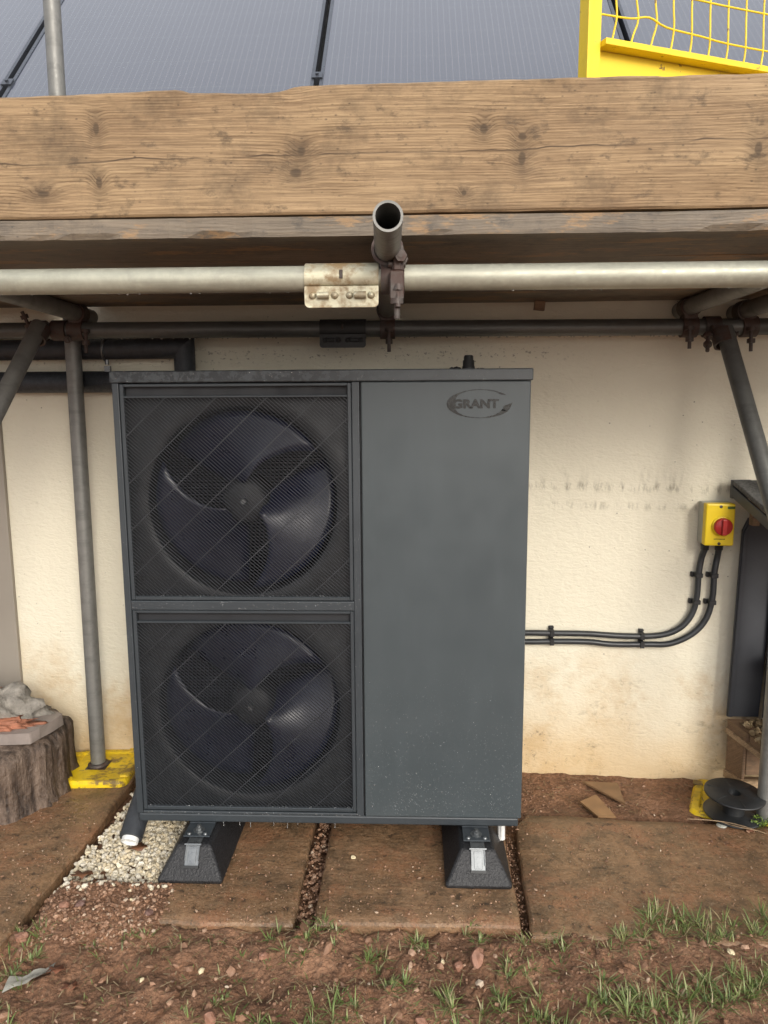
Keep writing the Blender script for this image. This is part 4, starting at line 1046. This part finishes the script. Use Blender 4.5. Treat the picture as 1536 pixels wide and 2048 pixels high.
def quadbox(name, pts, z0, z1, mat, slope=0):
    """plank from a plan outline; slope drops it towards the viewer"""
    b = MB(); b.prism(pts, lambda x, y, t: Vector((x+.003*fbm(x, y, 40), y, t-(2.36-y)*slope)), z0, z1); return b.out(name, MT[mat], LS, .003)
quadbox('plank', [(1.236, 2.36), (1.262, 2.275), (2.1, 2.275), (2.1, 2.36)], .205, .232, 'plank', .12)
quadbox('plank', [(1.265, 2.268), (1.298, 2.17), (2.1, 2.17), (2.1, 2.268)], .204, .230, 'plank', .12)
quadbox('bearer', [(1.232, 2.36), (1.294, 2.165), (1.312, 2.168), (1.25, 2.362)], .186, .2045, 'paleplank', .12)
quadbox('skirt_board', [(1.240, 2.362), (1.262, 2.292), (1.274, 2.294), (1.252, 2.364)], .062, .184, 'plank', .12)
quadbox('cross_bearer', [(1.2755, 2.296), (2.1, 2.296), (2.1, 2.32), (1.27, 2.32)], .075, .182, 'plank')
quadbox('bottom_rail', [(1.234, 2.362), (1.262, 2.282), (2.1, 2.282), (2.1, 2.295), (1.275, 2.2955), (1.25, 2.364)], .036, .0605, 'paleplank')
quadbox('foot_block', [(1.30, 2.30), (1.37, 2.30), (1.37, 2.36), (1.30, 2.36)], -.03, .0355, 'plank')
lgs = [((1.36, 2.19, .262), (1.375, 2.33, .250), .036, 'pale split log end lowest in the store'), ((1.385, 2.19, .345), (1.40, 2.335, .325), .045, 'split log higher in the log store')]
for p, q, r, lab in lgs:
    b = MB(); b.tube([p, Vector(p).lerp(Vector(q), .5), q], [r, r*1.04, r*.97], 9); tag(b.out('log', MT['paleplank'], origin=p, bevel=.004), lab, 'log', 'logs in the store')
b = MB(); b.box((1.335, 2.19, .395), (1.45, 2.30, .47), Matrix.Rotation(.25, 3, 'Z')); bko = b.out('brick', MT['redstone'], origin=(1.39, 2.24, .395), bevel=.004); tag(bko, 'red brick resting on the logs at the right edge', 'brick')
b = MB()
for k in range(190): b.stone((random.uniform(1.27, 1.40), random.uniform(2.20, 2.345), .222+random.uniform(0, .018)), random.uniform(.005, .013), 1, .4, .35)
b.out('wood_chips', MT['straw'], LS, kind='stuff')
RE = thing('cable_reel', (1.21, 2.19, .0), 'empty black plastic cable reel lying flat beside the right upright', 'reel')
rc = Vector((1.200, 2.190, .006))
b = MB(); b.lathe([(.012, .007), (.083, .006), (.085, .004), (.085, .001), (.083, 0), (.012, 0), (.012, .007)], rc, (.01, -.03, 1), 40); b.out('flange', MT['black'], RE)
ax_ = Vector((.02, -.05, 1)).normalized(); tc_ = rc + Vector((.0, -.002, .062))
b = MB(); b.lathe([(.018, .006), (.021, .007), (.083, .006), (.086, .004), (.086, .001), (.083, 0), (.018, 0), (.018, .006)], tc_, ax_, 40)
b.lathe([(.018, .006), (.018, -.03), (0, -.03)], tc_, ax_, 20)
for k in range(6):
    a = k*math.pi/3; u_, w_ = frame(ax_); q = tc_ + u_*.05*math.cos(a)+w_*.05*math.sin(a)+ax_*.0062; rr_ = (u_*math.cos(a)+w_*math.sin(a))
    b.tube([q-rr_*.025, q+rr_*.028], .0014, 4)
b.out('flange', MT['black'], RE)
b = MB(); b.tube([rc+Vector((0, 0, .006)), tc_], .032, 24, False); b.out('hub', MT['black'], RE)
b = MB(); b.lathe([(0, 0), (.014, 0), (.015, .003), (.015, .012), (.013, .015), (0, .015)], (1.142, 2.128, -.010), (0, 0, 1), 18)
b2 = b.out('bottle_cap', MT['grey_plastic'], origin=(1.145, 2.12, -.01)); tag(b2, 'small white plastic cap half under the black reel', 'cap')

# ------------------------------------------------------------------ loose bits
gr = MB()
for k in range(3900):
    x = random.uniform(-.69, -.425); y = random.uniform(1.83, 2.42)
    if y < 1.86+.03*fbm(x, y, 9) and random.random() < .6: continue
    edge = -.675 + .0*y
    if x < edge+random.uniform(0, .02) and y > 2.0: continue
    gr.stone((x, y, -.012 + random.uniform(-.014, .008) + .004*fbm(x, y, 8)), random.uniform(.0045, .0092)*(1.15 if k % 5 == 0 else 1), 1, .3)
for k in range(50): 
    x = random.uniform(-.70, -.40); y = random.uniform(1.78, 1.85); gr.stone((x, y, soil_h(x, y)+.003), random.uniform(.004, .009), 1, .3)
gr.out('gravel', MT['gravel'], kind='stuff', fix=False)
gt = MB()
b = MB(); b.box((-.704, 1.60, -.04), (-.690, 2.40, -.004)); 
cr = MB()
def crumbs(n, x0, x1, y0, y1, s0, s1, z=None, clump=0):
    for _ in range(n):
        x = random.uniform(x0, x1); y = random.uniform(y0, y1)
        if clump and fbm(x, y, 7) < clump-.3+random.uniform(0, .3): continue
        h = soil_h(x, y) if z is None else z
        cr.stone((x, y, h+.001), random.uniform(s0, s1)*random.choice((.6, .8, 1, 1)), 1, .35, .6)
crumbs(3600, -1.0, 1.5, 1.25, 1.69, .0015, .0055, None, .1); crumbs(190, -1.0, 1.5, 1.25, 1.67, .007, .016)
crumbs(1500, -.72, -.38, 1.60, 1.86, .002, .008); crumbs(420, -.056, -.004, 1.63, 2.3, .003, .008, -.026); crumbs(240, .492, .52, 1.63, 2.1, .002, .005, -.02)
crumbs(420, .53, 1.35, 2.17, 2.42, .0015, .006, None, .1); crumbs(350, -1.25, -.72, 1.60, 1.78, .002, .006, .003, .1); crumbs(260, -.40, .5, 1.665, 1.76, .0015, .004, .002, .15)
crumbs(900, .52, 1.6, 1.65, 2.12, .0010, .0034, .004); crumbs(90, .52, 1.6, 1.65, 2.12, .003, .006, .004, .1); crumbs(520, -.38, .48, 1.68, 1.95, .0010, .0032, .002); crumbs(40, -.38, .48, 1.68, 1.9, .003, .006, .002)
crumbs(480, -1.0, -.71, 1.62, 2.2, .0010, .0036, .004)
cl = MB()
for _ in range(170):
    x, y = random.uniform(-1.0, 1.45), random.uniform(1.28, 1.65); q = random.uniform(.006, .019); cl.stone((x, y, soil_h(x, y)-q*.15), q, 2, .42, .6)
cl.sm = [True]*len(cl.sm); cl.out('soil_clods', MT['earth'], kind='stuff', fix=False)
cr.out('soil_crumbs', MT['crumb'], kind='stuff', fix=False)

PX = lambda px, py, z=0: _unproj(px, py, z)
def _unproj(px, py, z):
    d = fwd + r2*((px-768)/1538) - u2*((py-1024)/1538); t = (z-CAM.z)/d.z; p = CAM+d*t; return Vector((p.x, p.y, z))
# grass
gs = MB()
def blade(p, h, az, lean, w, target=None, t0=None):
    tgt = target or gs
    d = Vector((math.cos(az), math.sin(az), 0)); sd_ = Vector((-d.y, d.x, 0)); n = 5; vs = []
    if t0 is None: t0 = min(1.35, abs(random.gauss(.25, .45))*lean)
    L = h*1.25; q = Vector(p); kink = random.uniform(.1, .45)*lean
    for k in range(n+1):
        t = k/n; ww = w*(1-t)**.6*(.7+.6*min(1, t*3))
        vs += [q-sd_*ww, q+sd_*ww] if k < n else [q]
        a = t0 + kink*k*.55; q = q + (d*math.sin(a) + Vector((0, 0, math.cos(a))))*(L/n)
        if q.z < p[2]: q.z = p[2]+.001
    tgt.add(vs, [(2*k, 2*k+1, 2*k+3, 2*k+2) for k in range(n-1)] + [(2*n-2, 2*n-1, 2*n)], True)
def tuft(px, py, n, r, h, lean=.8):
    """blades fan out from a few crowns, the outer ones lying almost flat"""
    c = PX(px, py, -.02); left = n
    while left > 0:
        m = min(left, random.randint(8, 22)); left -= m
        a = random.uniform(0, 6.28); q = r*math.sqrt(random.random()); cx_, cy_ = c.x+q*math.cos(a), c.y+q*.8*math.sin(a); hh = h*random.uniform(.55, 1.25); wind = random.uniform(0, 6.28)
        for _ in range(m):
            a = random.uniform(0, 6.28); k = random.random(); x, y = cx_+.012*k*math.cos(a), cy_+.012*k*math.sin(a)
            t = min(1.5, max(.05, .15+1.15*k+random.gauss(0, .25)))
            blade((x, y, (soil_h(x, y) if y < 1.67 else .001)-.002), hh*random.uniform(.4, 1.3), a+.5*math.sin(wind-a), random.uniform(.3, 1.6), random.uniform(.0007, .0019), None, t)
for (px, py, n, r, h) in [(40, 1905, 130, .05, .05), (15, 1960, 140, .05, .05), (90, 1870, 60, .03, .05), (275, 1885, 40, .02, .04), (365, 1905, 40, .03, .035), (545, 1880, 50, .025, .04),
        (640, 1885, 190, .05, .04), (590, 1910, 80, .04, .035), (760, 1925, 140, .035, .045), (840, 1895, 120, .035, .04), (950, 1880, 90, .035, .035), (1090, 1905, 170, .05, .04), (1130, 1890, 80, .03, .04),
        (1030, 1950, 170, .045, .045), (1010, 1990, 150, .045, .05), (1060, 2030, 170, .05, .05), (640, 2035, 170, .045, .05), (690, 2010, 60, .04, .05), (790, 1990, 120, .04, .045), (870, 2010, 130, .05, .05),
        (420, 2030, 90, .06, .04), (480, 1985, 60, .05, .035), (490, 1940, 60, .05, .03), (1330, 1870, 210, .06, .06), (1400, 1880, 190, .06, .055), (1280, 1890, 90, .05, .05), (1480, 1880, 150, .05, .05),
        (1520, 1860, 70, .03, .05), (1230, 1905, 70, .04, .04), (1370, 1990, 190, .06, .05), (1430, 2010, 170, .06, .05), (1500, 2000, 200, .06, .05), (1220, 2020, 190, .06, .05), (1270, 2035, 150, .05, .05), (1520, 1960, 90, .05, .04),
        (930, 2035, 120, .06, .05), (730, 2040, 90, .05, .04), (1160, 1960, 40, .05, .03), (560, 2045, 80, .05, .04), (30, 2020, 70, .05, .04), (180, 1915, 40, .04, .04), (1100, 2050, 120, .05, .05), (1330, 2060, 140, .06, .05)]:
    tuft(px, py, int(n*(.95 if px > 1180 else .6)), r*1.05, h*(.68 if px > 1180 else .6))
for _ in range(1000):   # thin sprinkling over the mud
    x, y = random.uniform(-.95, 1.4), random.uniform(1.2, 1.64)
    if fbm(x+2, y, 4) > .0: blade((x, y, soil_h(x, y)-.002), random.uniform(.010, .028), random.uniform(0, 6.28), random.uniform(.6, 2.4), random.uniform(.0006, .0013))
gs.out('grass', MT['grass'], kind='stuff', fix=False)
st = MB()
for _ in range(2200):
    x, y = random.uniform(-1., 1.45), random.uniform(1.2, 1.66); a = random.uniform(0, 3.14); L = random.uniform(.008, .03); z = soil_h(x, y)+.003
    d = Vector((math.cos(a), math.sin(a), random.uniform(-.15, .15)))*L; s_ = Vector((-math.sin(a), math.cos(a), 0))*random.uniform(.0005, .0013)
    p = Vector((x, y, z)); st.add([p-s_, p+d-s_, p+d+s_, p+s_], [(0, 1, 2, 3)])
for _ in range(160):
    x, y = random.uniform(.52, 1.4), random.uniform(2.14, 2.40); a = random.uniform(0, 3.14); L = random.uniform(.006, .03); z = soil_h(x, y)+.006
    d = Vector((math.cos(a), math.sin(a), random.uniform(-.1, .2)))*L; s_ = Vector((-math.sin(a), math.cos(a), 0))*random.uniform(.0006, .0016)
    p = Vector((x, y, z)); st.add([p-s_, p+d-s_, p+d+s_, p+s_], [(0, 1, 2, 3)])
st.out('straw', MT['straw'], kind='stuff', fix=False)
# weed by the right upright
wd = thing('weed', PX(1525, 1650), 'small bright green weed at the foot of the right upright', 'plant')
b = MB(); c = PX(1528, 1655, -.005)
for _ in range(210):
    a = random.uniform(0, 6.28); q = .036*math.sqrt(random.random()); p = c+Vector((q*math.cos(a), q*math.sin(a)*.7, random.uniform(0, .03))); s_ = random.uniform(.002, .0045); t = Vector((random.gauss(0, 1), random.gauss(0, 1), 1.5)).normalized(); u_, w_ = frame(t)
    b.add([p-u_*s_, p-w_*s_*.7, p+u_*s_, p+w_*s_*.7], [(0, 1, 2, 3)])
MT['weed'] = m_island('weed_leaves', ((0., (.10, .17, .02)), (1., (.22, .30, .05))), .5, 0, 0)
b.out('foliage', MT['weed'], wd, fix=False); b = MB()
for _ in range(14):
    a = random.uniform(0, 6.28); blade(c-Vector((0, 0, .01)), random.uniform(.02, .04), a, .9, .0012, b)
b.out('stem', MT['weed'], wd, fix=False)

def stone_at(px, py, size, mat, label, name='stone', cat='stone', sub=2, z=None, grp='single stones lying about'):
    p = PX(px, py, -.01); zz = (soil_h(p.x, p.y) if z is None else z); p.z = zz + size*.25
    b = MB(); b.stone(p, size, sub, .3); o = b.out(name, MT[mat], origin=(p.x, p.y, zz)); tag(o, label, cat, grp); return o
stone_at(1170, 1925+0, .001, 'redstone', 'tiny red stone right of the middle grass', sub=1)if False else None
stone_at(955, 1918, .021, 'redstone', 'largest reddish stone, in the mud below the right rubber block')
stone_at(918, 1920, .014, 'redstone', 'reddish stone just right of the pale chip in the mud')
stone_at(885, 1915, .008, 'palestone', 'pale yellow stone chip in the mud below the middle paving slab', 'stone_chip')
stone_at(527, 1915, .014, 'redstone', 'round pinkish stone in the mud below the joint of the paving')
stone_at(843, 2032, .013, 'redstone', 'pinkish stone near the bottom edge, among grass right of centre')
stone_at(45, 1880, .019, 'redstone', 'brown stone in the grass at the left edge')
stone_at(130, 1825, .015, 'redstone', 'reddish stone on the crumbly heap left of the gravel')
stone_at(160, 1820, .013, 'flatstone', 'dark flat stone on the crumbly heap left of the gravel')
stone_at(264, 1812, .006, 'palestone', 'cream stone chip on the red crumbly heap', 'stone_chip')
stone_at(335, 1772, .011, 'flatstone', 'dark stone against the front corner of the left rubber block')
stone_at(298, 1840, .010, 'flatstone', 'small dark stone at the left front corner of the middle slab')
stone_at(470, 1690, .006, 'redstone', 'small pink stone beside the left rubber block on bare paving', z=.001)
stone_at(707, 1724, .0065, 'palestone', 'single cream chip lying on the slab between the rubber blocks', 'stone_chip', z=.002)
stone_at(402, 1933, .008, 'palestone', 'white shell-like chip in the mud left of centre', 'stone_chip')
stone_at(283, 1955, .005, 'palestone', 'tiny white chip in the mud below the gravel', 'stone_chip')
stone_at(890, 1846, .020, 'redstone', 'broad earth coated stone at the front edge of the slab before the right block')
stone_at(1462, 1918, .010, 'palestone', 'pale pinkish stone in the mud near the right edge', 'stone_chip')
stone_at(420, 2038, .016, 'redstone', 'half buried pink stone at the bottom edge left of centre')
stone_at(1010, 1630, .001, 'palestone', 'x') if False else None
# broken wood shards behind the right slab
for pts, mat, lab in (([(1165, 1567), (1235, 1570), (1250, 1607)], 'shard2', 'brown triangular wood shard close to the wall'), ([(1160, 1605), (1192, 1593), (1232, 1633), (1196, 1632)], 'shard', 'orange tan wood shard at the back of the right slab')):
    P_ = [PX(a, c_, .0) for a, c_ in pts]; c = sum(P_, Vector())/len(P_); zt = max(soil_h(p.x, p.y) for p in P_)+.008
    b = MB(); b.prism([(p.x, p.y) for p in P_], lambda x, y, t: Vector((x, y, t+(y-c.y)*.06)), zt, zt+.006); tag(b.out('wood_shard', MT[mat], origin=(c.x, c.y, zt)), lab, 'wood', 'wood shards by the wall')
def leaf(px, py, s, mat, label, z=None, n=5):
    p = PX(px, py, 0); p.z = (soil_h(p.x, p.y)+.010 if z is None else z); b = MB(); vs = [p]; m = 14
    for k in range(m):
        a = 2*math.pi*k/m; r = s*(.55+.45*abs(math.cos(a*n/2)))*random.uniform(.8, 1.1); vs.append(p+Vector((r*math.cos(a)*1.3, r*math.sin(a)*.8, random.uniform(-.25, .5)*s*.5)))
    b.add(vs, [(0, 1+k, 1+(k+1) % m) for k in range(m)], True); o = b.out('dead_leaf', MT[mat], origin=p, fix=False); tag(o, label, 'leaf', 'dead leaves on the ground')
    md = o.modifiers.new('thick', 'SOLIDIFY'); md.thickness = .0008
leaf(275, 1697, .024, 'leaf', 'dark brown curled leaf on the gravel under the drain pipe', .004)
leaf(165, 1752, .026, 'leaf', 'dark brown leaf at the front left corner of the gravel', .006)
leaf(112, 1932, .020, 'rustleaf', 'rust red leaf at the left edge of the grass, upper one'); leaf(140, 1958, .018, 'rustleaf', 'dull red leaf beside the plastic scrap, lower one')
leaf(1440, 1632, .012, 'leaf', 'small brown leaf in front of the black reel', .004); leaf(1500, 1664, .012, 'rustleaf', 'small reddish leaf by the weed at the right upright', .006)
leaf(1385, 1520+5, .02, 'leaf', 'x', .0) if False else None
b = MB(); 
for i in range(2): b.tube(spline([PX(1375, 1638, .006), PX(1415, 1640, .010), PX(1470, 1648, .012), PX(1535, 1668, .008)] if i == 0 else [PX(1430, 1640, .008), PX(1470, 1652, .013), PX(1518, 1662, .009)], 5), [.0016]*(16 if i == 0 else 11), 6)
tag(b.out('twig', MT['paleplank'], origin=PX(1450, 1645, .008)), 'thin pale twigs lying in front of the black reel', 'twig')
b = MB(); m_, k_ = 8, 5; c = PX(60, 1950, -.01); vs = []
for i in range(m_+1):
    for j in range(k_+1): x = c.x+(i/m_-.5)*.085; y = c.y+(j/k_-.5)*.035+(i/m_-.5)*.05; vs.append((x, y, soil_h(x, y)+.010+.010*fbm(x, y, 30)))
b.add(vs, [(i*(k_+1)+j, (i+1)*(k_+1)+j, (i+1)*(k_+1)+j+1, i*(k_+1)+j+1) for i in range(m_) for j in range(k_)], True)
tag(b.out('plastic_scrap', MT['film'], origin=c, fix=False), 'crumpled cloudy plastic scrap in the grass at the left edge', 'plastic scrap')
